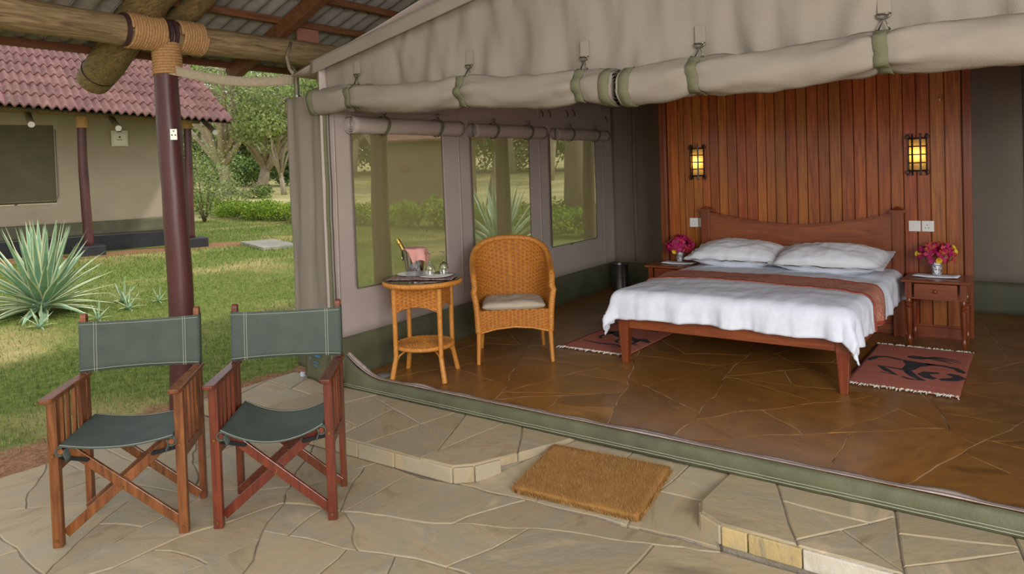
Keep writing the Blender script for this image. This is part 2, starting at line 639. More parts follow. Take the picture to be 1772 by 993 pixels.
def ground_material():
    m = bpy.data.materials.new('lawn_soil')
    m.use_nodes = True
    t = m.node_tree; N, L = t.nodes, t.links
    b = N['Principled BSDF']; b.inputs['Roughness'].default_value = .95; b.inputs['Specular IOR Level'].default_value = .1
    tc = N.new('ShaderNodeTexCoord')

    def noise_(sc, det=6):
        n = N.new('ShaderNodeTexNoise'); n.inputs['Scale'].default_value = sc; n.inputs['Detail'].default_value = det
        L.new(tc.outputs['Object'], n.inputs['Vector']); return n

    def ramp_(src, a, b_, ca, cb):
        r = N.new('ShaderNodeValToRGB'); r.color_ramp.elements[0].position = a; r.color_ramp.elements[1].position = b_
        r.color_ramp.elements[0].color = ca; r.color_ramp.elements[1].color = cb
        L.new(src, r.inputs[0]); return r
    g = ramp_(noise_(14).outputs['Fac'], .3, .7, lin('#4d5c28'), lin('#7f8a46'))
    dry = ramp_(noise_(25).outputs['Fac'], .3, .7, lin('#a08d5c'), lin('#c0ad7c'))
    w = (0, 0, 0, 1); W1 = (1, 1, 1, 1)
    f = ramp_(noise_(.55, 8).outputs['Fac'], .5, .72, w, W1)
    mx1 = N.new('ShaderNodeMix'); mx1.data_type = 'RGBA'
    L.new(f.outputs[0], mx1.inputs[0]); L.new(g.outputs[0], mx1.inputs[6]); L.new(dry.outputs[0], mx1.inputs[7])
    # bare red soil along the terrace edge and round the neighbour's plinth, field grass far away
    at = N.new('ShaderNodeAttribute'); at.attribute_name = 'soil'
    ad = N.new('ShaderNodeMath'); ad.operation = 'MULTIPLY_ADD'
    n3 = noise_(4, 7)
    ad.inputs[1].default_value = 1.3; L.new(at.outputs['Fac'], ad.inputs[0])
    sb = N.new('ShaderNodeMath'); sb.operation = 'SUBTRACT'; L.new(n3.outputs['Fac'], sb.inputs[0]); sb.inputs[1].default_value = .62
    L.new(sb.outputs[0], ad.inputs[2])
    fs = ramp_(ad.outputs[0], .32, .55, w, W1)
    so = ramp_(noise_(30).outputs['Fac'], .3, .7, lin('#7d5740'), lin('#a67f5f'))
    mx2 = N.new('ShaderNodeMix'); mx2.data_type = 'RGBA'
    L.new(fs.outputs[0], mx2.inputs[0]); L.new(mx1.outputs[2], mx2.inputs[6]); L.new(so.outputs[0], mx2.inputs[7])
    at2 = N.new('ShaderNodeAttribute'); at2.attribute_name = 'field'
    fl = ramp_(noise_(.5, 8).outputs['Fac'], .35, .65, lin('#a3a268'), lin('#c4b98a'))
    mx3 = N.new('ShaderNodeMix'); mx3.data_type = 'RGBA'
    L.new(at2.outputs['Fac'], mx3.inputs[0]); L.new(mx2.outputs[2], mx3.inputs[6]); L.new(fl.outputs[0], mx3.inputs[7])
    L.new(mx3.outputs[2], b.inputs['Base Color'])
    bp = N.new('ShaderNodeBump'); bp.inputs['Strength'].default_value = .6; bp.inputs['Distance'].default_value = .03
    L.new(noise_(40).outputs['Fac'], bp.inputs['Height']); L.new(bp.outputs[0], b.inputs['Normal'])
    return m


def warp(t, a, b, c):
    # dense near c
    return c + (t ** 3 * .9 + t * .1) * ((b - c) if t > 0 else (c - a))


def soil_at(x, y):
    s_ = sstep(-6.1, -5.2, x) * sstep(12, 9, y)
    # strip round the neighbour's plinth
    qx, qy = x + 16.5, y - 8.2
    al = qx * .291 + qy * .957; ac = qx * .957 - qy * .291
    s_ = max(s_, (1 - sstep(.3, .75, abs(ac - .15))) * sstep(-7, -6, al) * (1 - sstep(1.9, 2.6, al)))
    return s_


NG = 170
gx = [warp(-1 + 2 * i / NG, -120, 70, -9) for i in range(NG + 1)]
gy = [warp(-1 + 2 * i / NG, -40, 140, 6) for i in range(NG + 1)]
mb = MB()
mb.grid(lambda u, v: (gx[round(u * NG)], gy[round(v * NG)], gz(gx[round(u * NG)], gy[round(v * NG)])), NG, NG)
ground = mb.build('ground', ground_material(), smooth=True)
tag(ground, 'green lawn with bare red soil running back to a dry field', 'ground', kind='structure')
a1 = ground.data.attributes.new('soil', 'FLOAT', 'POINT')
a1.data.foreach_set('value', [soil_at(v[0], v[1]) for v in mb.v])
a2 = ground.data.attributes.new('field', 'FLOAT', 'POINT')
a2.data.foreach_set('value', [sstep(26, 36, math.hypot(v[0], v[1])) for v in mb.v])

# ------------------------------------------------------------------ terrace paving
rng = random.Random(5)
ZT, ZL = -.17, -.07
terr = MB()
TP = [(-4.86, -2.2), (2.4, -2.2), (2.4, 3.02), (-1.17, 3.06), (-2.57, 2.95), (-5.0, 2.86), (-4.93, 2.0), (-4.86, 1.2)]
terr.prism(TP, -.34, ZT - .007)
floor_t = terr.build('floor_terrace', m_mortar)
tag(floor_t, 'grey-tan crazy-paved sandstone terrace in front of the tent', 'floor', kind='structure')
pave(floor_t, crazy([(-4.9, -2.2), (2.4, -2.2), (2.4, 3.0), (-1.17, 3.06), (-2.57, 2.95), (-5.0, 2.86)], random.Random(14), .12, .5), .0035, ZT, .05, m_stone, .006, .05, .003, rng)

# raised ledge either side of the door, ramp between
LEDL = [(-5.0, 2.86), (-2.62, 2.94), (-2.53, 3.02), (-2.43, 3.25), (-2.31, 3.53), (-2.24, 3.72), (-5.02, 3.72)]
LEDR = [(-1.32, 3.72), (-1.335, 3.27), (-1.29, 3.16), (-1.17, 3.095), (2.4, 3.05), (2.4, 3.72)]
lb = MB()
lb.prism(inset(LEDL, .012), -.3, ZL - .008)
floor_l = lb.build('floor_ledge', m_mortar)
tag(floor_l, 'raised stone ledge left of the coir doormat', 'floor', kind='structure')
pave(floor_l, crazy(LEDL, random.Random(3), .09, .3), .004, ZL, .05, m_stone, .008, .012, .003, rng)
lb = MB()
lb.prism(inset(LEDR, .012), -.3, ZL - .008)
floor_r = lb.build('floor_ledge', m_mortar)
tag(floor_r, 'raised stone ledge right of the coir doormat', 'floor', kind='structure')
pave(floor_r, crazy(LEDR, random.Random(5), .07, .22), .004, ZL, .05, m_stone, .008, .012, .003, rng)
m_stone_y = stone_mat('yellow_sandstone', ['#8d8064', '#b39a66', '#a5936c', '#bfa878'], .8, .08, .5, sc=5)
m_stone_w = stone_mat('white_quartz_stone', ['#a98a5c', '#b8ad99', '#c2b9a8', '#ada189'], .7, .05, .5, sc=3.5)


def riser(parent, pts, mats):
    for i in range(len(pts) - 1):
        a, b = Vector((*pts[i], 0)), Vector((*pts[i + 1], 0))
        d = (b - a).normalized()
        nrm = Vector((d.y, -d.x, 0))
        mid = (a + b) / 2
        o = MB().box((0, 0, 0), ((b - a).length - .006, .03, .088)).build('riser_stone', mats[i % len(mats)], parent, bevel=.006,
            loc=(mid.x - nrm.x * .006, mid.y - nrm.y * .006, -.122), rot=(rng.uniform(-.06, .06), 0, math.atan2(d.y, d.x)))


riser(floor_l, [(-4.95, 2.862), (-4.55, 2.875), (-4.1, 2.89), (-3.75, 2.902), (-3.35, 2.915), (-3.05, 2.926), (-2.62, 2.94), (-2.53, 3.02), (-2.46, 3.17)], [m_stone])
riser(floor_r, [(-1.335, 3.27), (-1.29, 3.16), (-1.17, 3.095), (-1.05, 3.094), (-.82, 3.09), (-.48, 3.086), (-.1, 3.08), (.5, 3.074), (1.2, 3.066), (2.4, 3.05)], [m_stone, m_stone, m_stone_y, m_stone_y, m_stone_w])


def ramp_z(x, y):
    return ZT + max(0, min(1, (y - 3.02) / .68)) * (ZL - ZT - .004)


RAMP = [(-2.6, 2.96), (-1.17, 3.075), (-1.33, 3.3), (-1.31, 3.72), (-2.22, 3.72), (-2.42, 3.3)]
rb = MB()
rb.prism([(x, y) for x, y in RAMP], -.1, 0, zf=lambda x, y: ramp_z(x, y) - .006)
floor_p = rb.build('floor_ramp', m_mortar)
tag(floor_p, 'sloping stone ramp under the coir doormat', 'floor', kind='structure')
pave(floor_p, voronoi([(-2.4, 3.1), (-1.85, 3.15), (-1.4, 3.2), (-2.1, 3.62), (-1.7, 3.6), (-1.42, 3.55)], RAMP), .004, 0, .04, m_stone, .005, .03, .002, rng, zf=ramp_z)

# ------------------------------------------------------------------ tent floor
fl = MB()
fl.prism([(-4.75, 3.66), (1.1, 3.66), (1.1, 8.7), (-4.75, 8.7)], -.3, -.003)
floor_in = fl.build('floor_tent', m_mortar_in)
tag(floor_in, 'polished brown crazy-paved stone floor inside the tent', 'floor', kind='structure')
rng = random.Random(23)
pave(floor_in, crazy([(-4.75, 3.67), (1.1, 3.67), (1.1, 8.7), (-4.75, 8.7)], random.Random(31), .14, .55), .003, 0, .03, m_stone_in, .002, .05, .0012, rng)

# ------------------------------------------------------------------ tent canvas
WINS = [(3.80, 4.90), (5.34, 6.36), (6.80, 7.90)]
WZ0, WZ1 = .66, 1.93


def wallx(y):
    return -4.31 - .0437 * (y - 3.8)


def sheet(mb, fn, us, vs_, holes=(), mi=0):
    o = len(mb.v); nu = len(us)
    for v in vs_:
        for u in us:
            mb.v.append(tuple(fn(u, v)))
    for j in range(len(vs_) - 1):
        for i in range(nu - 1):
            cu = (us[i] + us[i + 1]) / 2; cv = (vs_[j] + vs_[j + 1]) / 2
            if any(h[0] < cu < h[1] and h[2] < cv < h[3] for h in holes):
                continue
            a = o + j * nu + i
            mb.f.append((a, a + 1, a + nu + 1, a + nu)); mb.m.append(mi)


def lines(a, b, step, extra=()):
    n = max(1, round((b - a) / step))
    s_ = set(round(a + (b - a) * i / n, 4) for i in range(n + 1)) | set(round(e, 4) for e in extra if a <= e <= b)
    s_ = sorted(s_)
    out = [s_[0]]
    for x in s_[1:]:
        if x - out[-1] > .004:
            out.append(x)
    return out


def wave_l(y, z):
    return .012 * nz(y * 1.3, z * .7) + .006 * nz(y * 5, z * .8, 4)


holes = [(a, b, WZ0, WZ1) for a, b in WINS]
mb = MB()
ex = [e for w in WINS for e in w]
sheet(mb, lambda y, z: (wallx(y) + wave_l(y, z), y, z), lines(3.5, 8.45, .09, ex), lines(.29, 2.36, .09, (WZ0, WZ1)), holes)
wl = mb.build('wall_left', m_canvas_in, smooth=True, solid=.004)
tag(wl, 'mauve canvas side wall of the tent with three mesh windows', 'wall', kind='structure')
mb = MB()
sheet(mb, lambda y, z: (wallx(y) + .006 + wave_l(y, z) + .02 * (1 - z / .3) * (1 + .5 * nz(y * 3, z * 2)), y, z), lines(3.5, 8.45, .09), lines(-.02, .31, .06))
mb.build('skirt', m_green, wl, smooth=True, solid=.004)
m_seam = mat('dark_seam', '#5b5046', rough=.9)
for y in (3.62, 5.14, 6.58, 8.12):
    MB().grid(lambda u, v: (wallx(y) + .004 + wave_l(y, v * 2), y + (u - .5) * .02, .3 + v * 2.05), 1, 24).build('seam_tape', m_canvas_in, wl, smooth=True, solid=.004)

for y, z in ((6.62, 2.19), (6.78, 2.2), (7.18, 2.22), (7.35, 2.23), (8.2, 2.19)):
    tg = MB(); tg.tube([(wallx(y) + .012, y, z), (wallx(y) + .03, y + .02, z - .035), (wallx(y) + .02, y + .035, z - .075)], .006, 6)
    tg.build('tie_loop', m_seam, wl, smooth=True)
m_screen = mesh_screen_mat('insect_mesh', '#b5ac78', .55)
m_trim = mat('window_binding', '#5a5148', '#6b6156', sc=20, rough=.85)


def spiral_roll(r, turns, y0, y1, m, parent, axis='y', nseg=22):
    """canvas rolled to a spiral, lying along local y"""
    K = int(turns * 18)
    prof = []
    for i in range(K + 1):
        t = i / K
        rr = r * (.22 + .78 * t) * (1 + .05 * sin(7 * t * turns))
        an = 2 * PI * turns * t - PI / 2
        prof.append((rr * cos(an), rr * sin(an)))
    mb_ = MB()

    def fn(u, v):
        x, z = prof[round(u * K)]
        y = y0 + (y1 - y0) * v
        k = 1 + .10 * nz(y * 3, x * 8, z * 8)
        return (x * k, y, z * k + .012 * nz(y * 1.5, 2, 2))
    mb_.grid(fn, K, nseg)
    return mb_.build('rolled_flap', m, parent, smooth=True, solid=.003)


for wi, (a, b) in enumerate(WINS):
    c = (a + b) / 2
    root = thing('window_%d' % (wi + 1), ['mesh window in the canvas wall behind the wicker table', 'mesh window in the canvas wall behind the wicker armchair', 'mesh window nearest the dark corner of the tent'][wi], 'window', (wallx(c), c, 0), kind='structure')
    mb = MB()
    sheet(mb, lambda y, z: (wallx(y) - wallx(c) - .006 + .012 * nz(y * .8, z * .8, 7), y - c, z), lines(a - .02, b + .02, .12), lines(WZ0 - .02, WZ1 + .02, .12))
    mb.build('mesh_screen', m_screen, root, smooth=True)
    fr = MB()
    for (p, q) in (((a, WZ0), (b, WZ0)), ((a, WZ0), (a, WZ1)), ((b, WZ0), (b, WZ1))):
        fr.tube([(wallx(p[0] + (q[0] - p[0]) * t / 8) - wallx(c) + .004 + wave_l(p[0] + (q[0] - p[0]) * t / 8, p[1] + (q[1] - p[1]) * t / 8), p[0] + (q[0] - p[0]) * t / 8 - c, p[1] + (q[1] - p[1]) * t / 8) for t in range(9)], .005, 6)
    fr.build('zip_binding', m_trim, root, smooth=True)
    yy0, yy1 = [(-.62, .68), (-.57, .64), (-.54, .66)][wi]
    rl = spiral_roll(.07, 3.6, yy0, yy1, m_canvas_in, root)
    rl.location = (.088, 0, 1.93)
    MB().box((.012, (yy0 + yy1) / 2, 2.02), (.008, yy1 - yy0, .06)).build('flap_hem', m_canvas_in, root)
    for sy in (yy0 + (yy1 - yy0) * .27, yy0 + (yy1 - yy0) * .76):
        s_ = MB()
        ring = [(.077 * cos(t), sy + .012 * sin(t * 2), .077 * sin(t)) for t in [PI * 2 * k / 20 for k in range(21)]]
        s_.grid(lambda u, v: Vector(ring[round(u * 20)]) + Vector((0, (v - .5) * .03, 0)), 20, 1)
        st_ = s_.build('strap', m_web, rl, solid=.003)
        g_ = MB()
        g_.tube([(.02, sy + .018 * cos(t), .105 + .018 * sin(t)) for t in [2 * PI * k / 12 for k in range(12)]], .0035, 6, closed=True)
        g_.tube([(.02, sy, .088), (.03, sy + .006, .07)], .004, 6)
        g_.build('ring', m_steel, rl, smooth=True)

# back wall, behind the timber panel
mb = MB()
YB = 8.42
sheet(mb, lambda x, z: (x, YB + .03 * nz(x * .9, z * .6) + .012 * nz(x * 4, z * .5, 2), z), lines(-4.55, .8, .09), lines(.28, 3.0, .1))
wb = mb.build('wall_back', m_canvas_back, smooth=True, solid=.004)
tag(wb, 'dark canvas back wall of the tent behind the timber panel', 'wall', kind='structure')
mb = MB()
sheet(mb, lambda x, z: (x, YB - .02 - .05 * (1 - z / .3) + .012 * nz(x * 5, z * 6, 1), z), lines(-4.55, .8, .07), lines(-.01, .3, .05))
mb.build('skirt', m_green, wb, smooth=True, solid=.004)
for x in (-4.2, -.1):
    MB().grid(lambda u, v: (x + (u - .5) * .05, YB - .012 + .03 * nz(x * .9, v * 1.6), .29 + v * 2.4), 1, 20).build('seam_tape', m_canvas_back, wb, smooth=True, solid=.006)

# right wall, out of frame, with its window flaps opened
mb = MB()
hr = [(4.0, 5.2, .6, 1.95), (5.5, 6.7, .6, 1.95), (7.0, 8.1, .6, 1.95)]
sheet(mb, lambda y, z: (.72 + .01 * nz(y, z), y, z), lines(3.5, 8.45, .12, [e for h in hr for e in h[:2]]), lines(-.02, 2.36, .12, (.6, 1.95)), hr)
wr = mb.build('wall_right', m_canvas_in, smooth=True, solid=.004)
tag(wr, 'canvas side wall of the tent with opened window flaps', 'wall', kind='structure')

# canvas ceiling
XR = -1.85


def ceil_z(x):
    return 2.36 + .66 * (1 - abs(x - XR) / 2.6)


mb = MB()
sheet(mb, lambda x, y: (x, y, ceil_z(x) - .04 * sin(PI * (y - 3.5) / 5) + .012 * nz(x * 2, y * 2)), lines(-4.62, .85, .15, (XR,)), lines(3.5, 8.5, .2))
ce = mb.build('ceiling', m_canvas_in, smooth=True, solid=.004)
tag(ce, 'canvas ceiling of the tent', 'ceiling', kind='structure')

# front gable with gathers
YF = 3.56


def fly_z(x):
    return 2.385 + (x + 4.366) * .187 if x < XR else 2.385 + (XR + 4.366) * .187 - (x - XR) * .187


def roll_z(x):
    return 2.125 - .055 * (x + 4.38) if x < -1.83 else 1.985 + .014 * (x + 1.83)


def gable_d(x, t):
    g = .016 * sin(x * 24 + 5 * nz(x * 2, t * 1.5)) * (1.1 - t) * (.5 + .5 * nz(x * 1.3, 3) + .4) + .022 * nz(x * 7, t * 1.1) + .012 * nz(x * 15, t * 2.2, 2) + .025 * nz(x * 2.1, t * .9, 5)
    if x < -3.6:
        g *= .35
    return g


mb = MB()
NX, NZ_ = 220, 26


def gab(u, v):
    x = -4.40 + u * (5.2)
    z0 = roll_z(x) - .02; z1 = fly_z(x)
    return (x, YF + gable_d(x, v) + .03 * (1 - v), z0 + (z1 - z0) * v)


mb.grid(gab, NX, NZ_)
gf = mb.build('wall_front', m_canvas, smooth=True, solid=.004)
tag(gf, 'gathered canvas gable above the rolled tent door', 'wall', kind='structure')
mb = MB()
mb.grid(lambda u, v: (-4.385 + u * 2.545, YF - .062 + .006 * nz(u * 14, v * 3), fly_z(-4.385 + u * 2.545) + .022 - .1 * (1 - v)), 60, 4)
mb.build('fly_hem', m_canvas, gf, smooth=True, solid=.004)
mb = MB()
mb.grid(lambda u, v: (-4.39 + 2.55 * u, YF - .06 + v * 5.0, fly_z(-4.39 + 2.55 * u) + .02 + .004 * nz(u * 20, v * 20)), 30, 30)
mb.grid(lambda u, v: (-1.84 + 2.78 * u, YF - .06 + v * 5.0, fly_z(-1.84 + 2.78 * u) + .02 + .2 * 0), 20, 20)
fs_ = mb.build('fly_sheet', m_canvas, gf, smooth=True, solid=.004)
for x in (-3.72, -1.0):
    pass

# rolled front flaps
STR_L = [-3.94, -2.92, -2.065]
STR_R = [-1.395, -.546, .35]


def front_roll(x0, x1, straps, label, seed):
    c = (x0 + x1) / 2
    root = thing('rolled_door_flap', label, 'tent flap', (c, 3.53, roll_z(c)), group=None)
    n, k = 130, 22
    mb_ = MB()

    def cen(x):
        sag = sum(0.0 for _ in straps)
        nearest = min(abs(x - s) for s in straps)
        return roll_z(x) - .02 * min(1, nearest / .35) + .012 * nz(x * 1.7, seed)

    def fn(u, v):
        x = x0 + (x1 - x0) * u
        an = 2 * PI * v
        nearest = min(abs(x - s) for s in straps)
        r = .098 * (1 - .17 * math.exp(-(nearest / .05) ** 2))
        r *= 1 + .13 * nz(x * 2.2 + seed, cos(an) * 1.3, sin(an) * 1.3)
        # creases that run out from each strap
        r += .014 * math.exp(-(nearest / .2) ** 2) * sin(5 * an + 9 * (x + seed)) + .010 * nz(x * 5, cos(an) * 3 + seed, sin(an) * 3) + .006 * nz(x * 13, cos(an) * 5 + seed, sin(an) * 5)
        return (x - c, -.0 + r * cos(an) * .95, cen(x) - roll_z(c) + r * sin(an))
    mb_.grid(fn, n, k)
    mb_.build('roll', m_canvas, root, smooth=True)
    for e, d in ((0, 1), (1, -1)):
        sp = MB(); K = 70
        sp.grid(lambda u, v: ((x0 if e == 0 else x1) - c + d * (.012 + .05 * v), (.09 - .07 * u) * cos(u * 8 * PI), cen(x0 if e == 0 else x1) - roll_z(c) + (.09 - .07 * u) * sin(u * 8 * PI)), K, 2)
        sp.build('spiral_end', m_canvas, root, smooth=True, solid=.004)
        bd = MB()
        xb = (x0 + .045 if e == 0 else x1 - .045)
        bd.grid(lambda u, v: Vector(fn((xb - x0 + (v - .5) * .06) / (x1 - x0), u)) + Vector((0, .004 * cos(2 * PI * u), .004 * sin(2 * PI * u))), 22, 2)
        bd.build('end_band', m_web, root, smooth=True, solid=.003)
    for s in straps:
        st_ = MB()
        st_.grid(lambda u, v: Vector(fn((s - x0 + (v - .5) * .055 + .02 * (u - .5)) / (x1 - x0), u * .8 + .15)) + Vector((0, .005 * cos(2 * PI * (u * .8 + .15)), .005 * sin(2 * PI * (u * .8 + .15)))), 22, 2)
        so = st_.build('strap', m_web, root, smooth=True, solid=.004)
        zz = cen(s) - roll_z(c)
        hw = MB()
        zp = cen(s) + .215
        vp = (zp - roll_z(s) + .02) / (fly_z(s) - roll_z(s) + .02)
        yp = YF + gable_d(s, vp) + .03 * (1 - vp) - 3.53
        hw.tube([(s - c + dx, dy, zz + dz) for dx, dy, dz in ((-.024, yp * .4, .095), (0, yp - .02, .148), (.024, yp * .4, .095))], .004, 6)
        hw.tube([(s - c + .026 * cos(t), yp - .02, zz + .168 + .022 * sin(t)) for t in [PI + PI * q / 8 for q in range(9)]], .005, 6)
        hw.tube([(s - c - .026, yp - .02, zz + .168), (s - c + .026, yp - .02, zz + .168)], .004, 6)
        hw.build('snap_hook', m_steel, so, smooth=True)
        MB().box((s - c, yp - .008, zz + .215), (.055, .012, .09)).build('anchor_patch', m_canvas, so, bevel=.003)
    return root


front_roll(-4.39, -1.845, STR_L, 'rolled canvas door flap on the left of the tent front', 1.3)
front_roll(-1.815, .8, STR_R, 'rolled canvas door flap in front of the timber panel', 7.7)

# gathered curtain at the tent corner, with its green foot
mb = MB()
mb.grid(lambda u, v: (-4.93 + .60 * u, 3.68 - .05 * u + .015 * sin(u * 16 + .8 * nz(v * 2, 1)) * (.6 + .4 * v) + .01 * nz(u * 9, v * 4), .19 + 1.99 * v), 46, 24)
cu = thing('door_curtain', 'gathered beige canvas curtain at the tent corner behind the chairs', 'curtain', (0, 0, 0))
mb.build('drape', m_canvas, cu, smooth=True, solid=.004)
mb = MB()
mb.grid(lambda u, v: (-4.74 + .46 * u, 3.625 - .035 * u + .012 * sin(u * 11) + .006 * nz(u * 8, v * 6), -.062 + .27 * v), 24, 8)
gsk = mb.build('green_foot', m_green, cu, smooth=True, solid=.006)
mb = MB()
mb.grid(lambda u, v: (-4.93 + .2 * u, 3.69 + .012 * sin(u * 11), .0 + .22 * v), 8, 6)
mb.build('green_foot', m_green, cu, smooth=True, solid=.006)
m_blue = mat('blue_stencil', '#2f6ea3', '#4f7f9c', sc=60, rough=.8)
# illegible blue stencil on the foot
bl = MB()
rs = random.Random(3)
for row, (zr, cnt, x0, dx, h) in enumerate([(.155, 4, -4.665, .017, .022), (.148, 5, -4.585, .016, .020), (.118, 1, -4.655, .02, .02), (.095, 4, -4.61, .018, .012), (.07, 3, -4.60, .02, .010)]):
    for q in range(cnt):
        x = x0 + q * dx
        y = 3.625 - .035 * (x + 4.74) / .46 - .024
        bl.box((x, y, zr + rs.uniform(-.003, .003)), (dx * rs.uniform(.5, .8), .002, h * rs.uniform(.6, 1)))
bl.build('stencil_mark', m_blue, cu)
MB().box((-4.79, 3.62, -.035), (.03, .02, .035)).build('tag', mat('tag_white', '#b9c4d6', rough=.6), cu)

for yy, mm, rr in ((3.53, m_web, .016), (3.57, m_seam, .005)):
    zt_ = MB(); zt_.tube([(wallx(yy) + .012 + .006 * nz(k * .4, 2), yy + .004 * nz(k * .5, 6), .15 + k * .12) for k in range(17)], rr, 6)
    zt_.build('edge_zip', mm, cu, smooth=True)

# green sill across the doorway
sill = thing('trim_1', 'green canvas sill with zip tape across the tent doorway', 'trim', (0, 0, 0), kind='structure')


def sill_top(x):
    t = max(0, (-3.9 - x) / .45)
    return .035 + .19 * t * t


mb = MB()
mb.grid(lambda u, v: (-4.36 + u * 5.1, 3.63 - .012 * sin(v * PI) + .007 * nz(u * 60, v * 2) + .012 * v, -.07 + (sill_top(-4.36 + u * 5.1) + .07) * v), 240, 5)
mb.build('sill_band', m_green, sill, smooth=True, solid=.008)
for dz in (.022, .036):
    th = MB()
    th.tube([(-4.3 + i * .06, 3.613 + .006 * nz(i * .7, 1), -.07 + dz) for i in range(84)], .0016, 4)
    th.build('stitching', m_thread, sill)
mb = MB()
mb.grid(lambda u, v: (-4.36 + u * 5.1, 3.64 + .012 + .035 * v + .06 * max(0, nz(u * 11, 4)) * v, sill_top(-4.36 + u * 5.1) + .035 * max(0, nz(u * 16, 1)) * v + .004), 260, 2)
mb.build('zip_tape', m_zip, sill, smooth=True, solid=.003)
tb = MB()
tb.tube([(-4.36 + i * .03, 3.655 + .022 * max(0, nz(i * .03 / 5.1 * 11, 4)), sill_top(-4.36 + i * .03) + .008 + .012 * max(0, nz(i * .03 / 5.1 * 16, 1))) for i in range(170)], .003, 5)
tb.build('zip_teeth', mat('zip_dark', '#5d4a48', rough=.6), sill)

# corner pole and bracket
cp = thing('tent_pole', 'olive metal tent pole at the front left corner', 'pole', (-4.9, 3.76, -.17))
MB().tube([(0, 0, 0), (0, 0, 2.56)], .022, 10).build('tube', mat('olive_pole', '#6d6850', rough=.5, metal=.4), cp, smooth=True, autos=40)
MB().tube([(0, 0, 2.55), (.14, .02, 2.60), (.36, .06, 2.62)], .022, 10).build('elbow', mat('olive_pole', '#6d6850'), cp, smooth=True)
MB().tube([(0, 0, 2.32), (0, 0, 2.38)], .03, 10).build('collar', m_steel, cp, smooth=True, autos=40)
MB().tube([(-.42, .28, 2.90), (-.30, .14, 2.74), (-.16, .06, 2.62), (0, 0, 2.52)], .014, 6).build('lashing_cord', mat('cream_webbing', '#a2947a', '#b1a389', sc=50, rough=.85, bump=.3, bsc=200), cp, smooth=True)
MB().tube([(-.42, .28, 2.70), (-.26, .2, 2.62), (-.12, .06, 2.60), (0, 0, 2.53)], .010, 6).build('lashing_cord', MATS['cream_webbing'], cp, smooth=True)
ws = MB()
ws.grid(lambda u, v: (-5.36 + .45 * u + .03 * sin(u * PI), 2.93 + .82 * u, 2.40 - .06 * u - .055 * sin(u * PI) + (v - .5) * .075), 30, 3)
o = ws.build('webbing_strap', mat('cream_webbing', '#a2947a', '#b1a389', sc=50, rough=.85, bump=.3, bsc=200), smooth=True, solid=.006)
tag(o, 'beige webbing strap slung from the maroon post to the tent corner', 'strap')


# ------------------------------------------------------------------ verandah: posts, logs, roof
PX = -5.43
PYS = [2.97, 5.16, 7.22, 9.37]


def coil(r, n, pitch, rope, frame, per=16):
    """rope wound n turns; frame(axial, a, b) -> point"""
    mb_ = MB()
    pts = []
    for i in range(int(n * per) + 1):
        an = 2 * PI * i / per
        rr = r * (1 + .012 * sin(an * 3.3))
        pts.append(frame(i / per * pitch, rr * cos(an), rr * sin(an)))
    mb_.tube(pts, rope, 6)
    return mb_


def knotted(h, r0, r1, seed, seg=18, n=26):
    mb_ = MB()
    prof = []
    for j in range(n + 1):
        t = j / n
        for k in range(seg):
            an = 2 * PI * k / seg
            r = (r0 + (r1 - r0) * t) * (1 + .07 * nz(cos(an) * 1.2 + seed, sin(an) * 1.2, t * 5) + .03 * nz(cos(an) * 4, sin(an) * 4 + seed, t * 14))
            ox = .018 * sin(t * 4 + seed); oy = .014 * sin(t * 5.3 + seed * 2)
            mb_.v.append((r * cos(an) + ox, r * sin(an) + oy, h * t))
    for j in range(n):
        for k in range(seg):
            k2 = (k + 1) % seg
            mb_.f.append((j * seg + k, j * seg + k2, (j + 1) * seg + k2, (j + 1) * seg + k)); mb_.m.append(0)
    mb_.f.append(tuple(n * seg + k for k in range(seg))); mb_.m.append(0)
    mb_.f.append(tuple(reversed(range(seg)))); mb_.m.append(0)
    return mb_


for i, y in enumerate(PYS):
    zb = gz(PX, y) - .03
    p = thing('verandah_post', ['maroon-painted timber verandah post behind the director chairs', 'dark timber post seen through the mesh window by the wicker table', 'dark timber post seen through the mesh window by the wicker armchair', 'dark timber post seen through the mesh window nearest the dark corner'][i], 'post', (PX, y, zb), i * .7)
    knotted(2.6 - zb, .098, .084, i * 3.1).build('shaft', m_red_post, p, smooth=True, autos=50)
    if i == 0:
        coil(.098, 12, .0215, .0125, lambda h, a, b: (a, b, 2.36 - zb + h)).build('rope_binding', m_rope, p, smooth=True)
        hp = MB().box((0, 0, 0), (.006, .05, .085)).build('hinge_plate', mat('steel_plate', '#b9b5a6', rough=.4, metal=.5), p, bevel=.002, loc=(.098, -.03, 1.90 - zb), rot=(0, 0, -.42))
        for dy, dz in ((0, .025), (-.012, -.005), (.012, -.005)):
            MB().tube([(.004, dy, dz), (-.002, dy, dz)], .006, 8).build('screw_hole', m_dark, hp)

SL = .39


def zr(x):
    return 2.94 + SL * (x - PX)


roof = thing('verandah_roof', 'timber-framed verandah roof of logs, rafters and clay tiles', 'roof', (0, 0, 0))
# eave log
lg = MB()
n = 40
pts = [(PX + .012 * sin(j * .6), 1.0 + j * (9.2 - 1.0) / n, 2.67 + .01 * sin(j * .45)) for j in range(n + 1)]
lg.tube(pts, [.112 - .012 * j / n + .004 * sin(j * 1.7) for j in range(n + 1)], 18)
el = lg.build('eave_log', m_log, roof, smooth=True, autos=50)
coil(.122, 12.4, .0208, .0125, lambda h, a, b: (PX + a, 2.665 + h, 2.67 + b)).build('rope_binding', m_rope, el, smooth=True)
coil(.122, 10, .0208, .0125, lambda h, a, b: (PX + a, 3.045 + h, 2.67 + b)).build('rope_binding', m_rope, el, smooth=True)
for y in (2.645, 2.955, 3.0):
    MB().tube([(PX, y - .014, 2.67), (PX, y + .014, 2.67)], .124, 20).build('dark_band', m_band, el, smooth=True, autos=40)
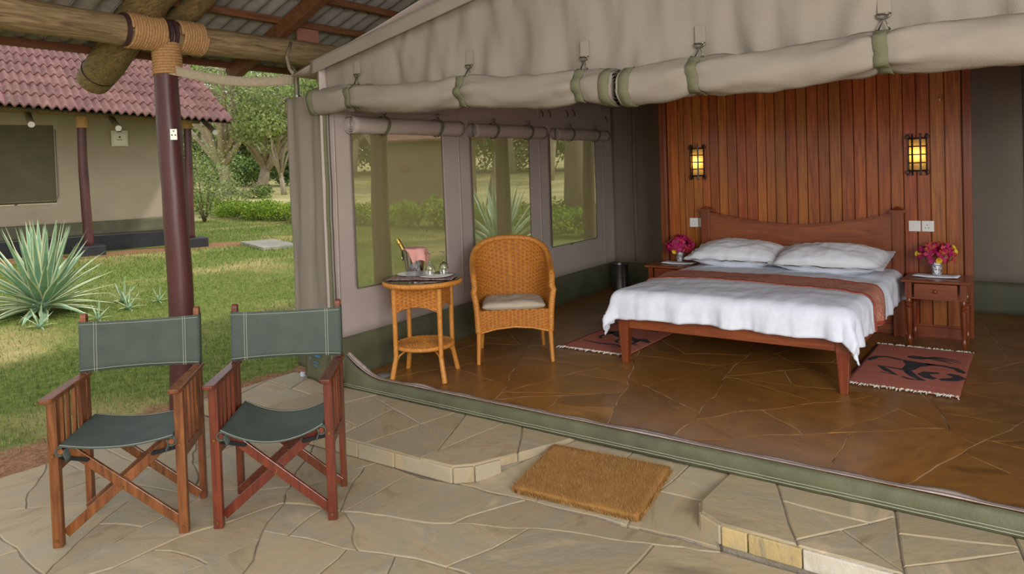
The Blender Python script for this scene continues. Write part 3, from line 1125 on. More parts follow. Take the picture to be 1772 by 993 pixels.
# log rafters
for y, xa, r, ls in ((2.84, -6.37, .142, .53), (3.16, -5.6, .10, .37)):
    lr = MB()
    pts = []
    for j in range(21):
        x = xa + (XR - xa) * j / 20
        pts.append((x, y + .01 * sin(j), 2.90 + (ls if x < PX else .36) * (x - PX)))
    lr.tube(pts, [r * (.93 if j == 0 else 1) + .003 * sin(j * 2.1) for j in range(21)], 16)
    o = lr.build('log_rafter', m_log_z, roof, smooth=True, autos=50)
    if y < 3:
        d = Vector((1, 0, ls)).normalized()
        w = MB(); c0 = Vector((xa + .12, y, 2.90 + ls * (xa + .12 - PX)))
        e1 = Vector((0, 1, 0)); e2 = d.cross(e1)
        w.tube([c0 + (e1 * cos(t) + e2 * sin(t)) * .14 for t in [2 * PI * k / 20 for k in range(20)]], .004, 5, closed=True)
        w.build('wire_loop', m_black_metal, o, smooth=True)
# sawn rafters and battens
for y in (1.75, 4.02, 5.3, 6.6, 7.9):
    sr = MB()
    sr.bar((-6.22, y, zr(-6.22) - .10), (XR, y, zr(XR) - .10), .085, .13)
    sr.build('rafter', m_sawn, roof, bevel=.004)
MB().bar((-5.44, 4.2, 2.86), (-5.44, 4.44, 2.86), .02, .16).build('red_board', mat('red_board', '#94604f', '#a4705c', sc=8, rough=.8), roof)
for k in range(12):
    x = -6.2 + .39 * k
    MB().bar((x, 1.55, zr(x) - .012), (x, 9.0, zr(x) - .012), .05, .06).build('batten', m_sawn, roof, bevel=.003)
# tiles
TW, TL = .30, .44


def tile_mesh(name, w, l, amp, waves, m, thick=.014, nseg=None):
    nseg = nseg or waves * 6
    mb_ = MB()
    top = []
    for j, y in enumerate((0, l)):
        for i in range(nseg + 1):
            t = i / nseg
            top.append((t * w, y, amp * (1 - cos(2 * PI * t * waves)) * .5 + (thick * .9 if j == 0 else 0)))
    bot = [(x, y, z - thick) for x, y, z in top]
    k = nseg + 1
    fs = []
    for i in range(nseg):
        fs.append((i, i + 1, k + i + 1, k + i))
        fs.append((2 * k + i + 1, 2 * k + i, 3 * k + i, 3 * k + i + 1))
        fs.append((i + 1, i, 2 * k + i, 2 * k + i + 1))
        fs.append((k + i, k + i + 1, 3 * k + i + 1, 3 * k + i))
    fs.append((0, k, 3 * k, 2 * k)); fs.append((k - 1, 3 * k - 1, 4 * k - 1, 2 * k - 1))
    mb_.add(top + bot, fs)
    return mb_.mesh(name, m, True), mb_


tm, tmb = tile_mesh('roof_tile', TW + .015, TL, .035, 2, m_tile_under)
tm.set_sharp_from_angle(angle=math.radians(50))
dn = math.hypot(1, SL)
ax = Vector((0, 1, 0)); ay = Vector((1, 0, SL)).normalized(); az = ax.cross(ay) * -1
rest = MB()
for c in range(12):
    x = -6.34 + c * .39
    for r in range(25):
        y = 1.5 + r * TW
        o3 = Vector((x, y, zr(x) + .033))
        M4 = Matrix(((ax.x, ay.x, az.x, o3.x), (ax.y, ay.y, az.y, o3.y), (ax.z, ay.z, az.z, o3.z), (0, 0, 0, 1)))
        if c < 8:
            inst('tile', tm, roof, mtx=M4)
        else:
            rest.add([M4 @ Vector(v) for v in tmb.v], tmb.f)
# far slope beyond the ridge
ax2, ay2 = Vector((0, 1, 0)), Vector((-1, 0, SL)).normalized()
for c in range(12):
    x = 2.64 - c * .39
    o3 = Vector((x, 1.5, 2.94 + SL * (XR - PX) - SL * (x - XR) + .033))
    rest.add([o3, o3 + Vector((0, 7.5, 0)), o3 + Vector((0, 7.5, 0)) + ay2 * TL, o3 + ay2 * TL], [(0, 1, 2, 3)])
o = rest.build('upper_tiles', m_tile_under, roof, smooth=False)
o['kind'] = 'stuff'
MB().tube([(XR, 1.5, zr(XR) + .05), (XR, 9, zr(XR) + .05)], .1, 10).build('ridge_cap', m_tile, roof, smooth=True)

# ------------------------------------------------------------------ neighbouring tent
NB = thing('safari_tent', 'neighbouring beige safari tent with red tiled roof on black plinth', 'tent', (-16.763, 7.198, 0.0), math.atan2(.957, .291))
m_plinth = mat('black_plinth', '#1c1d20', '#2a2b2e', sc=6, rough=.6, bump=.2, bsc=30)
m_ncanvas = mat('canvas_neighbour', '#a39783', '#b0a48f', sc=1.2, rough=.85, bump=.3, bsc=6, spec=.2)
MB().box((-1.4, 2.6, .1), (7.3, 3.3, .5)).build('plinth', m_plinth, NB, bevel=.01)
mb = MB()
mb.grid(lambda u, v: (-5 + 7.19 * u, 1.05 + .025 * nz(u * 9, v * 2) + .01 * nz(u * 30, v * 4), .60 + 2.7 * v), 60, 20, skip=lambda u, v: -2.5 < -5 + 7.19 * u < -.4 and 1.2 < .6 + 2.7 * v < 2.85)
mb.grid(lambda u, v: (2.19 + .02 * nz(u * 9, v), 1.05 + 3 * u, .35 + 2.95 * v), 20, 20)
mb.build('canvas_wall', m_ncanvas, NB, smooth=True, solid=.006)
mb = MB()
mb.grid(lambda u, v: (-5 + 7.19 * u, 1.03 - .04 * (1 - v) + .025 * nz(u * 9, .2) + .012 * nz(u * 40, v * 2), .36 + .32 * v), 80, 6)
mb.build('green_skirt', m_green, NB, smooth=True, solid=.006)
MB().grid(lambda u, v: (-2.55 + 2.2 * u, 1.07, 1.15 + 1.75 * v), 6, 6).build('mesh_window', mat('dark_mesh', '#5d5945', '#67624c', sc=3, rough=.9), NB, solid=.004)
MB().box((-1.2, 1.3, 1.8), (.06, .06, 2.2)).build('inner_pole', m_log, NB)
fr = MB()
fr.tube([(-2.5, 1.04, 1.2), (-.48, 1.04, 1.2), (-.42, 1.04, 1.3), (-.42, 1.04, 2.8)], .012, 6)
fr.build('window_binding', m_canvas, NB, smooth=True)
for x in (-2.12, 0, 2.12):
    f = MB().box((x, 0, .06), (.62, .55, .3)).build('footing', m_plinth, NB, bevel=.02)
    ps = knotted(2.85, .1, .085, 2 + x, 14, 18).build('post', m_red_post, NB, smooth=True, loc=(x, 0, .15))
    MB().tube([(0, 0, 2.62), (0, 0, 2.86)], .125, 14).build('rope_collar', m_rope, ps, smooth=True, autos=40)
MB().tube([(2.22, 1.0, .05), (2.22, 1.0, 2.9)], .035, 8).build('corner_pole', m_canvas, NB, smooth=True)
MB().tube([(-5, .35, 3.42), (2.5, .35, 3.0)], .09, 12).build('eave_log', m_log, NB, smooth=True)
m_logend = mat('pale_log_end', '#cfc7bd', rough=.8)
for x in (-2.9, -.95, .62, 2.62):
    t_ = MB().tube([(x, .6, 3.12 - .03 * x), (x, -.52, 2.76 - .04 * x)], .065, 12).build('rafter_tail', m_log_z, NB, smooth=True, autos=50)
    MB().tube([(x, -.52, 2.76 - .04 * x), (x, -.528, 2.757 - .04 * x)], .063, 12).build('painted_end', m_logend, t_)
tm2, _ = tile_mesh('ridge_tile', .325, .80, .075, 2, m_tile, .04)
tm2.set_sharp_from_angle(angle=math.radians(50))
NS = .46
rf = thing('tiled_roof', None, None); rf.parent = NB
del_keys = [k for k in rf.keys()]
sl = math.atan(NS)
MB().add([(-5, -.62, 3.05 + .315 + .02), (2.95, -.62, 3.05 - .186 + .02), (2.95, 4.4, 3.05 - .186 + 5.1 * NS - .02), (-5, 4.4, 3.05 + .315 + 5.1 * NS - .02)], [(0, 1, 2, 3)]).build('roof_deck', m_plinth, rf, solid=.03, solid_off=-1)
ax = Vector((1, 0, -.063)).normalized(); ay = Vector((0, 1, NS)).normalized(); az = ax.cross(ay)
for c in range(7):
    for r in range(25):
        x = 2.99 - (r + 1) * .313
        y = -.78 + c * .66
        o3 = Vector((x, y, 3.05 - .063 * x + NS * (y + .75) + .01))
        if x < -4.9:
            continue
        M4 = Matrix(((ax.x, ay.x, az.x, o3.x), (ax.y, ay.y, az.y, o3.y), (ax.z, ay.z, az.z, o3.z), (0, 0, 0, 1)))
        inst('tile', tm2, rf, mtx=M4)

sg = thing('notice_board', 'small white framed notice hung on the neighbouring tent wall', 'sign', (-16.763, 7.198, 0), math.atan2(.957, .291))
MB().box((.86, .99, 2.6), (.35, .02, .37)).build('panel', mat('sign_white', '#dcdccb', rough=.6), sg, bevel=.004)
MB().box((.86, .975, 2.58), (.25, .008, .24)).build('inner_panel', mat('sign_cream', '#ece9dc', rough=.6), sg)
MB().box((.86, .975, 2.755), (.09, .01, .02)).build('slot', m_dark, sg)
MB().tube([(.86, .972, 2.63), (.86, .966, 2.63)], .022, 12).build('round_mark', m_dark, sg)
tx = MB()
for q in range(6):
    tx.box((.81 + q * .02, .969, 2.565), (.012, .003, .022))
tx.build('red_lettering', mat('sign_red', '#b5523f', rough=.7), sg)

# ------------------------------------------------------------------ planting
NPR = np.random.default_rng(11)


def leaf_cloud(n, fn, size, mats_w, aspect=.45, droop=0.0):
    """n rhombic leaves at points fn(k)->(n,3)"""
    P = fn(n)
    d = NPR.normal(size=(n, 3)); d[:, 2] -= droop; d /= np.linalg.norm(d, axis=1)[:, None]
    e = NPR.normal(size=(n, 3)); e -= (e * d).sum(1)[:, None] * d; e /= np.linalg.norm(e, axis=1)[:, None]
    s_ = size * NPR.uniform(.6, 1.4, size=(n, 1))
    V = np.stack([P, P + d * s_ * .5 + e * s_ * aspect * .5, P + d * s_, P + d * s_ * .5 - e * s_ * aspect * .5], 1).reshape(-1, 3)
    F = np.arange(n * 4).reshape(n, 4)
    mi = NPR.choice(len(mats_w), size=n, p=mats_w)
    return V, F, mi


def leaf_obj(name, V, F, mi, mats, parent=None):
    me = bpy.data.meshes.new(name)
    me.from_pydata(V.tolist(), [], F.tolist())
    for m in mats:
        me.materials.append(m)
    me.polygons.foreach_set('material_index', mi.astype(np.int32))
    me.update()
    o = bpy.data.objects.new(name, me); COL.objects.link(o)
    if parent is not None:
        o.parent = parent
    o['kind'] = 'stuff'
    return o


def blob_fn(blobs):
    B = np.array(blobs)   # x,y,z,rx,rz
    w = B[:, 3] ** 2; w = w / w.sum()

    def fn(n):
        k = NPR.choice(len(B), size=n, p=w)
        d = NPR.normal(size=(n, 3)); d /= np.linalg.norm(d, axis=1)[:, None]
        r = NPR.uniform(.35, 1, size=(n, 1)) ** .5
        b = B[k]
        return b[:, :3] + d * r * np.stack([b[:, 3], b[:, 3], b[:, 4]], 1)
    return fn


def leafmat(n, c, c2):
    return mat(n, c, c2, sc=3, rough=.6, transl=.35, spec=.3)


lm_hedge = [leafmat('leaf_lime', '#97b03a', '#b4c84e'), leafmat('leaf_mid', '#65862f', '#7d9c3c'), leafmat('leaf_deep', '#3f5a26', '#4d6a2c')]
lm_tree = [leafmat('leaf_pale', '#9aa86a', '#b3bd88'), leafmat('leaf_fresh', '#809a4c', '#95ad5e'), leafmat('leaf_olive', '#5d6a45', '#737d58')]
lm_dark = [leafmat('leaf_dark', '#34482a', '#3f5633'), leafmat('leaf_dark_mid', '#4a6334', '#5a743c'), leafmat('leaf_fresh', '#7f9f40', '#97b552')]  # dark, middle and fresh greens, mixed leaf by leaf at random
m_bark = mat('pale_bark', '#8c7f6e', '#b0a491', sc=6, rough=.9, bump=.6, bsc=20, st=(2, 2, .6))
m_bark_d = mat('brown_bark', '#6d5b48', '#857260', sc=6, rough=.9, bump=.6, bsc=20, st=(2, 2, .6))

# hedge: clipped lime bushes in a row
hv = []
for k in range(3):
    blobs = [(NPR.uniform(-.45, .45), NPR.uniform(-.35, .35), NPR.uniform(.25, .52), NPR.uniform(.22, .36), NPR.uniform(.2, .3)) for _ in range(9)]
    V, F, mi = leaf_cloud(2600, blob_fn(blobs), .075, [.45, .38, .17])
    me = bpy.data.meshes.new('hedge_foliage'); me.from_pydata(V.tolist(), [], F.tolist())
    for m in lm_hedge:
        me.materials.append(m)
    me.polygons.foreach_set('material_index', mi.astype(np.int32)); hv.append(me)
st_mb = MB()
for k in range(5):
    a = k * 1.3
    st_mb.tube([(.05 * cos(a), .05 * sin(a), -.1), (.2 * cos(a), .2 * sin(a), .25), (.3 * cos(a), .3 * sin(a), .5)], [.018, .014, .008], 5)
stem_me = st_mb.mesh('hedge_stem', m_bark_d, True)
hp_ = [(-33, 18.6), (-30.4, 17.9), (-25.8, 16.9), (-21.5, 15.9), (-16.2, 14.9), (-12.5, 14.7), (-8.8, 14.15), (-5.0, 13.9)]
dist = [0]
for i in range(1, len(hp_)):
    dist.append(dist[-1] + math.hypot(hp_[i][0] - hp_[i - 1][0], hp_[i][1] - hp_[i - 1][1]))
ph = random.Random(2)
s_ = 0.0; hi = 0
while s_ < dist[-1]:
    j = max(q for q in range(len(dist)) if dist[q] <= s_)
    j = min(j, len(hp_) - 2)
    t = (s_ - dist[j]) / (dist[j + 1] - dist[j])
    x = hp_[j][0] + (hp_[j + 1][0] - hp_[j][0]) * t; y = hp_[j][1] + (hp_[j + 1][1] - hp_[j][1]) * t
    b = thing('hedge_bush', 'low lime-green hedge bush, %s in the row from the neighbouring tent' % ORD[hi], 'bush', (x, y + ph.uniform(-.1, .1), gz(x, y)), ph.uniform(0, 6), 'bushes of the low hedge')
    k = ph.uniform(.85, 1.15)
    b.scale = (k * 1.1, k * 1.1, k)
    inst('stem', stem_me, b)
    o = inst('foliage', hv[hi % 3], b); o['kind'] = 'stuff'
    hi += 1
    s_ += ph.uniform(1.0, 1.35)


def tree(name, label, cat, loc, h, spread, nleaf, lmats, w, seed, leaf=.16, nbr=7, trunk=.22, flat=.45, bark=None, base=.35, grp=None):
    rg = random.Random(seed)
    root = thing(name, label, cat, (loc[0], loc[1], gz(*loc[:2]) - .05), rg.uniform(0, 6), grp)
    mb_ = MB(); blobs = []
    lean = (rg.uniform(-.1, .1) * h, rg.uniform(-.1, .1) * h)
    fork = h * base
    mb_.tube([(0, 0, 0), (lean[0] * .3, lean[1] * .3, fork * .5), (lean[0] * .6, lean[1] * .6, fork)], [trunk * 1.25, trunk, trunk * .85], 9)
    for k in range(nbr):
        a = 2 * PI * k / nbr + rg.uniform(-.4, .4)
        rr = spread * rg.uniform(.45, 1)
        top = h * rg.uniform(.62, .95)
        p0 = Vector((lean[0] * .6, lean[1] * .6, fork * rg.uniform(.75, 1)))
        p3 = Vector((lean[0] + rr * cos(a), lean[1] + rr * sin(a), top))
        p1 = p0.lerp(p3, .3) + Vector((rg.uniform(-.2, .2), rg.uniform(-.2, .2), .08)) * spread * .5
        p2 = p0.lerp(p3, .65) + Vector((rg.uniform(-.2, .2), rg.uniform(-.2, .2), .05)) * spread * .5
        mb_.tube([p0, p1, p2, p3], [trunk * .6, trunk * .42, trunk * .28, trunk * .08], 6)
        for q in range(3):
            b0 = p1.lerp(p3, rg.uniform(.2, .9)); b1 = b0 + Vector((rg.uniform(-1, 1), rg.uniform(-1, 1), rg.uniform(-.1, .6))) * spread * .38
            mb_.tube([b0, b0.lerp(b1, .5) + Vector((0, 0, .05 * spread)), b1], [trunk * .22, trunk * .14, trunk * .04], 5)
            blobs.append((b1.x, b1.y, b1.z, spread * rg.uniform(.2, .34), spread * rg.uniform(.2, .34) * flat))
        blobs.append((p3.x, p3.y, p3.z, spread * rg.uniform(.25, .4), spread * rg.uniform(.25, .4) * flat))
    mb_.build('trunk', bark or m_bark, root, smooth=True)
    V, F, mi = leaf_cloud(nleaf, blob_fn(blobs), leaf, w, .5)
    leaf_obj('foliage', V, F, mi, lmats, root)
    return root


def bush(name, label, loc, r, h, nleaf, lmats, w, leaf=.14, grp=None):
    root = thing(name, label, 'bush', (loc[0], loc[1], gz(*loc[:2]) - .03), 0, grp)
    mb_ = MB()
    for k in range(6):
        a = k * 1.1
        mb_.tube([(0, 0, 0), (.3 * r * cos(a), .3 * r * sin(a), h * .4), (.55 * r * cos(a), .55 * r * sin(a), h * .75)], [.03, .02, .008], 5)
    mb_.build('stem', m_bark_d, root, smooth=True)
    blobs = [(NPR.uniform(-.5, .5) * r, NPR.uniform(-.5, .5) * r, NPR.uniform(.3, .7) * h, NPR.uniform(.35, .6) * r, NPR.uniform(.25, .4) * h) for _ in range(9)]
    V, F, mi = leaf_cloud(nleaf, blob_fn(blobs), leaf, w, .5)
    leaf_obj('foliage', V, F, mi, lmats, root)
    return root




G3 = [.45, .4, .15]
tree('acacia_tree', 'old grey acacia with twisted bare branches beyond the field', 'tree', (-38.81, 24.69), 9.5, 6.5, 5200, lm_tree, [.3, .35, .35], 4, .17, 14, .36, .3, base=.22)
tree('acacia_tree', 'smaller grey acacia with bare forks right of the old acacia', 'tree', (-38.67, 26.72), 8.5, 5.5, 4200, lm_tree, [.35, .4, .25], 9, .17, 12, .32, .4, base=.2)
tree('lime_tree', 'bright lime-green leafy tree beside the tent corner', 'tree', (-35.46, 26.05), 6.6, 2.9, 9000, lm_tree, [.62, .3, .08], 12, .2, 7, .14, .8, base=.2)
tree('acacia_tree', 'tall olive-green tree filling the view above the field', 'tree', (-62.06, 42.11), 14, 9, 9000, lm_tree, [.2, .35, .45], 21, .32, 9, .5, .5)
tree('acacia_tree', 'pale green tree far behind the neighbouring roof', 'tree', (-70.19, 38.39), 13, 8, 6000, lm_tree, [.3, .4, .3], 31, .32, 8, .5, .5)
bush('field_bush', 'dark rounded bush at the field edge by the tent corner', (-42.02, 30.63), 1.7, 2.6, 4500, lm_dark, [.5, .35, .15], .16)
bush('field_bush', 'green spreading bush under the grey acacia', (-45.00, 29.84), 2.6, 2.2, 4500, lm_dark, [.2, .4, .4], .18)
bush('field_bush', 'green bush at the foot of the leaning acacia', (-47.51, 29.64), 2.4, 2.6, 4000, lm_dark, [.3, .4, .3], .18)
bush('thorn_shrub', 'airy thorn shrub with yellowing leaves beside the neighbouring post', (-24.95, 14.79), 1.5, 3.2, 2600, lm_tree, [.4, .4, .2], .10)
bush('thorn_shrub', 'sparse low thorn shrub standing behind the hedge', (-28.00, 17.46), 2.0, 1.9, 1700, lm_tree, [.25, .4, .35], .09)
bush('field_bush', 'small green bush alone in the dry field', (-34.55, 23.88), .9, .8, 1200, lm_dark, [.15, .45, .4], .12)
for th_, (p_, r_, h_) in enumerate((((-65.93, 33.61), 5, 8), ((-61.41, 33.59), 5, 7.5), ((-53.69, 31.01), 4.5, 6.5), ((-56.31, 34.43), 4.5, 7), ((-58.79, 37.99), 5, 8), ((-56.11, 38.42), 4.5, 7), ((-53.59, 38.53), 4.5, 7.5), ((-51.22, 38.38), 4, 7), ((-49.88, 43.22), 5, 7), ((-47.84, 45.47), 5, 7), ((-45.66, 47.66), 5, 7), ((-42.03, 48.26), 5, 7), ((-38.44, 48.65), 5, 7), ((-36.06, 50.44), 5, 7), ((-32.52, 50.42), 5, 7), ((-30.08, 51.92), 5, 7))):
    bush('distant_thicket', 'tall green thicket across the dry field, %s from the left in the line' % ORD[th_], p_, r_, h_, 3800, lm_tree, [.3, .4, .3], .34, 'thickets along the far side of the field')
# garden seen through the mesh windows
tree('garden_tree', 'leafy tree seen through the mesh window by the table', 'tree', (-24.73, 23.33), 8, 4.5, 7000, lm_tree, [.5, .35, .15], 41, .22, 7, .25, .8)
tree('garden_tree', 'leafy tree seen through the mesh window behind the armchair', 'tree', (-18.41, 23.69), 7.5, 4, 7000, lm_tree, [.5, .35, .15], 42, .2, 7, .22, .8)
tree('garden_tree', 'thick brown-trunked tree seen through the mesh window nearest the corner', 'tree', (-9.09, 14.95), 6, 3.2, 6000, lm_tree, [.5, .35, .15], 43, .16, 6, .24, .7, bark=m_bark_d, base=.55)
tree('garden_tree', 'tall tree standing behind the brown block seen through the mesh', 'tree', (-30.48, 33.10), 10, 6, 6000, lm_dark, [.3, .4, .3], 44, .26, 7, .3, .8)
tree('garden_tree', 'distant tree seen through the mesh window nearest the corner', 'tree', (-26.34, 40.13), 9, 6, 6000, lm_tree, [.4, .35, .25], 45, .26, 7, .3, .8)
for i, (tx0, ty0) in enumerate(((-55.55, 42.59), (-48.06, 39.17), (-45.05, 39.63), (-43.59, 44.09), (-38.68, 45.87), (-34.11, 46.91), (-31.51, 51.06), (-26.53, 49.32))):
    tree('distant_tree', 'tall distant tree behind the field thickets, %s from the left' % ORD[i], 'tree', (tx0, ty0), 10, 6, 3500, lm_tree, [.3, .4, .3], 60 + i, .36, 7, .3, .8, grp='distant trees across the garden')
# far block of another tent, with a little sign
FB = thing('garden_block', 'plain brown building seen through the mesh behind the table', 'building', (*(-18.65, 19.53), gz(*(-18.65, 19.53))), math.radians(20))
MB().box((0, 1.5, 1.35), (2.6, 3, 2.9)).build('wall', mat('block_wall', '#6d5f4b', '#7a6c57', sc=2, rough=.9), FB)
MB().add([(-1.6, -.4, 2.75), (1.6, -.4, 2.75), (1.6, 1.5, 3.6), (-1.6, 1.5, 3.6), (1.6, 3.4, 2.75), (-1.6, 3.4, 2.75)], [(0, 1, 2, 3), (3, 2, 4, 5)]).build('roof', m_tile, FB, solid=.08)
MB().box((-.45, -.02, 1.75), (.3, .04, .2)).build('plate', mat('plate_red', '#74473a', rough=.7), FB)

# agaves: stiff pointed leaves with cream margins
m_ag = mat('agave_green', '#6f9474', '#86a888', sc=12, rough=.5, st=(1, .2, 1))
m_agm = mat('agave_margin', '#cfd6a6', '#dfe2b8', sc=12, rough=.55)


def agave_leaf(L_, w, curl):
    mb_ = MB(); n = 9
    rows = []
    for i in range(n + 1):
        t = i / n
        ww = w * (min(1, .55 + t * 1.6) if t < .3 else 1) * (1 - max(0, (t - .3) / .7) ** 1.5) + .001
        x = L_ * t
        z = -curl * L_ * t * t
        for q, (a, up) in enumerate(((-1, .10), (-.72, .03), (0, -.02), (.72, .03), (1, .10))):
            mb_.v.append((x, a * ww / 2, z + up * ww * 1.6))
    for i in range(n):
        for q in range(4):
            a = i * 5 + q
            mb_.f.append((a, a + 5, a + 6, a + 1)); mb_.m.append(1 if q in (0, 3) else 0)
    me = mb_.mesh('agave_leaf', [m_ag, m_agm], True)
    return me


ag_me = [agave_leaf(1.0, .10, .0), agave_leaf(1.0, .125, .06), agave_leaf(1.0, .14, .2)]


def agave(label, loc, R_, n, seed, name='agave', grp=None):
    rg = random.Random(seed)
    root = thing(name, label, 'plant', (loc[0], loc[1], gz(*loc[:2])), 0, grp)
    core = MB().lathe([(.02 * R_, 0), (.13 * R_, .05 * R_), (.15 * R_, .22 * R_), (.06 * R_, .38 * R_), (0, .42 * R_)], 10)
    core.build('heart', m_ag, root, smooth=True)
    for k in range(n):
        t = (k + .5) / n
        el = math.radians(86 - 90 * t ** .95 + rg.uniform(-5, 5))
        a = k * 2.39996 + rg.uniform(-.1, .1)
        s_ = R_ * rg.uniform(.88, 1.05) * (1 - .26 * t)
        me = ag_me[0 if t < .4 else 1 if t < .75 else 2]
        Rm = Matrix.Rotation(a, 4, 'Z') @ Matrix.Rotation(-el, 4, 'Y') @ Matrix.Diagonal((s_, s_, s_, 1))
        base = Vector((.1 * R_ * cos(a), .1 * R_ * sin(a), R_ * (.26 - .20 * t)))
        inst('leaf', me, root, mtx=Matrix.Translation(base) @ Rm)
    return root


agave('large striped agave with cream-edged leaves on the lawn', (-10.7, 3.99), 1.02, 110, 3)
for i, (x, y, r) in enumerate(((-10.5, 4.95, .3), (-9.95, 4.75, .26), (-10.1, 5.25, .2), (-9.6, 4.2, .22), (-9.75, 3.6, .25))):
    agave('small agave offset by the large agave, %s' % ['farthest but one from the camera', 'close to its right side', 'farthest from the camera', 'nearest the maroon post', 'nearest the camera'][i], (x, y), r, 14, 20 + i, 'agave_offset', 'agave offsets beside the large agave')
agave('tall grey-green agave seen through the mesh behind the armchair', (-8.3, 10.9), 1.25, 60, 8)
# concrete slab on the lawn
o = MB().box((0, 0, 0), (2.0, .8, .1)).build('manhole_slab', mat('weathered_concrete', '#a9a595', '#8d8c7a', sc=6, rough=.9, bump=.4, bsc=30), bevel=.01, loc=(-14.4, 10.1, gz(-14.4, 10.1) + .02), rot=(0, 0, -.35))
tag(o, 'flat grey concrete slab lying on the lawn', 'slab')

# grass blades
def grass(n, box, hmin, hmax, w, name, seed):
    r = np.random.default_rng(seed)
    X = r.uniform(box[0], box[1], n); Y = r.uniform(box[2], box[3], n)
    keep = []
    X0, Y0 = X, Y
    soil = np.array([soil_at(x, y) for x, y in zip(X, Y)])
    nn = np.array([nz(x * 1.1, y * 1.1, 5) for x, y in zip(X, Y)])
    ok = (r.uniform(size=n) > soil * 1.15) & (r.uniform(size=n) < .75 + .5 * nn)
    # clear of the terrace, the tents and the plinth
    ok &= ~((X > -4.95) & (Y > -2.3)) & ~((X > -4.7) & (Y > 3.4) & (Y < 8.7))
    qx, qy = X + 16.763, Y - 7.198
    al = qx * .291 + qy * .957; ac = -(qx * .957 - qy * .291)
    ok &= ~((ac > -.3) & (al < 2.5) & (al > -6))
    X, Y = X[ok], Y[ok]; n = len(X)
    Z = np.array([gz(x, y) for x, y in zip(X, Y)])
    a = r.uniform(0, 2 * PI, n); h = r.uniform(hmin, hmax, n); b = r.uniform(0, 2 * PI, n); ln = r.uniform(.1, .9, n) * h
    dx, dy = np.cos(a) * w / 2, np.sin(a) * w / 2
    V = np.empty((n, 3, 3))
    V[:, 0] = np.stack([X - dx, Y - dy, Z - .01], 1)
    V[:, 1] = np.stack([X + dx, Y + dy, Z - .01], 1)
    V[:, 2] = np.stack([X + np.cos(b) * ln, Y + np.sin(b) * ln, Z + h], 1)
    F = np.arange(n * 3).reshape(n, 3)
    ms = [leafmat('grass_green', '#738c3a', '#8aa04a'), leafmat('grass_dark', '#4c652a', '#5f7834'), leafmat('grass_straw', '#aa9c68', '#bfb280')]
    dryp = np.clip(.14 + .5 * np.array([nz(x * .5, y * .5, 8) for x, y in zip(X, Y)]), .03, .6)
    u = r.uniform(size=n)
    mi = np.where(u < dryp, 2, np.where(r.uniform(size=n) < .6, 0, 1))
    o = leaf_obj(name, V.reshape(-1, 3), F, mi, ms)
    tag(o, 'short patchy green grass blades of the lawn' if hmin < .03 else 'longer grass blades of the far lawn', 'grass', kind='stuff')


grass(120000, (-11.5, -4.9, 0, 10), .02, .055, .007, 'lawn_grass', 1)
grass(90000, (-26, -11.5, 2, 20), .03, .075, .016, 'lawn_grass', 2)


# ------------------------------------------------------------------ timber panel wall
YP = 7.05
pw = thing('wall_panel', 'varnished mahogany board panel behind the bed', 'wall panel', (-1.83, YP, 0), kind='structure')
px_edges = [130, 180, 208, 248, 290, 325, 365, 405, 448, 490, 537, 578, 618, 665, 713, 757, 805, 852, 902, 955, 1005, 1055, 1107, 1160, 1215, 1270, 1330, 1400]
# board widths as they stand, left to right (metres)
ex = []
XL0, XR0 = -3.13, -.52
acc = [0.0]
for i in range(len(px_edges) - 1):
    depth = 1 + .00028 * (1400 - px_edges[i])
    acc.append(acc[-1] + (px_edges[i + 1] - px_edges[i]) * depth)
ex = [XL0 + (XR0 - XL0) * a / acc[-1] for a in acc]
rb_ = random.Random(8)
for i in range(len(ex) - 1):
    w = ex[i + 1] - ex[i] - .005
    b = MB(); h = 2.55
    poly = [(-w / 2, 0), (-w / 2, -.014), (-w / 2 + .004, -.018), (w / 2 - .004, -.018), (w / 2, -.014), (w / 2, 0)]
    b.prism(poly, .02, h)
    b.build('board', m_mahog, pw, loc=((ex[i] + ex[i + 1]) / 2 + 1.83, rb_.uniform(-.0015, .0015), 0))
MB().box((0, .02, 1.3), (2.72, .03, 2.5)).build('backing', m_bedleg, pw)
for x0, x1 in ((-3.21, -3.135), (-.515, -.455)):
    b = MB()
    b.box(((x0 + x1) / 2 + 1.83, -.006, 1.3), (x1 - x0, .07, 2.56))
    b.box(((x0 + x1) / 2 + 1.83 + (.018 if x0 < -2 else -.018), -.045, 1.3), (.02, .012, 2.56))
    b.build('edge_trim', m_bedleg, pw, bevel=.004)
b = MB(); b.box((0, -.027, .045), (2.6, .022, .09)); b.box((0, -.022, .1), (2.6, .014, .02))
b.build('skirting', m_bedwood, pw, bevel=.003)
c_ = MB()
for dx in (-.012, .012):
    c_.tube([(1.165 + dx, -.02, 2.055), (1.165 + dx, -.03, 2.02), (1.165 + dx * .4, -.022, 2.0)], .003, 5)
c_.build('wire_clip', m_chrome, pw)

# ------------------------------------------------------------------ wall lamps
m_shade = bpy.data.materials.new('amber_shade')
m_shade.use_nodes = True
_t = m_shade.node_tree; _b = _t.nodes['Principled BSDF']
_b.inputs['Base Color'].default_value = lin('#d9b36a'); _b.inputs['Roughness'].default_value = .5
_tr = _t.nodes.new('ShaderNodeBsdfTranslucent'); _tr.inputs[0].default_value = lin('#f0c878')
_ms = _t.nodes.new('ShaderNodeMixShader'); _ms.inputs[0].default_value = .6
_t.links.new(_b.outputs[0], _ms.inputs[1]); _t.links.new(_tr.outputs[0], _ms.inputs[2])
_t.links.new(_ms.outputs[0], _t.nodes['Material Output'].inputs['Surface'])
m_bulb = mat('glowing_bulb', '#fff0c8', emit=((1, .75, .36, 1), 6))


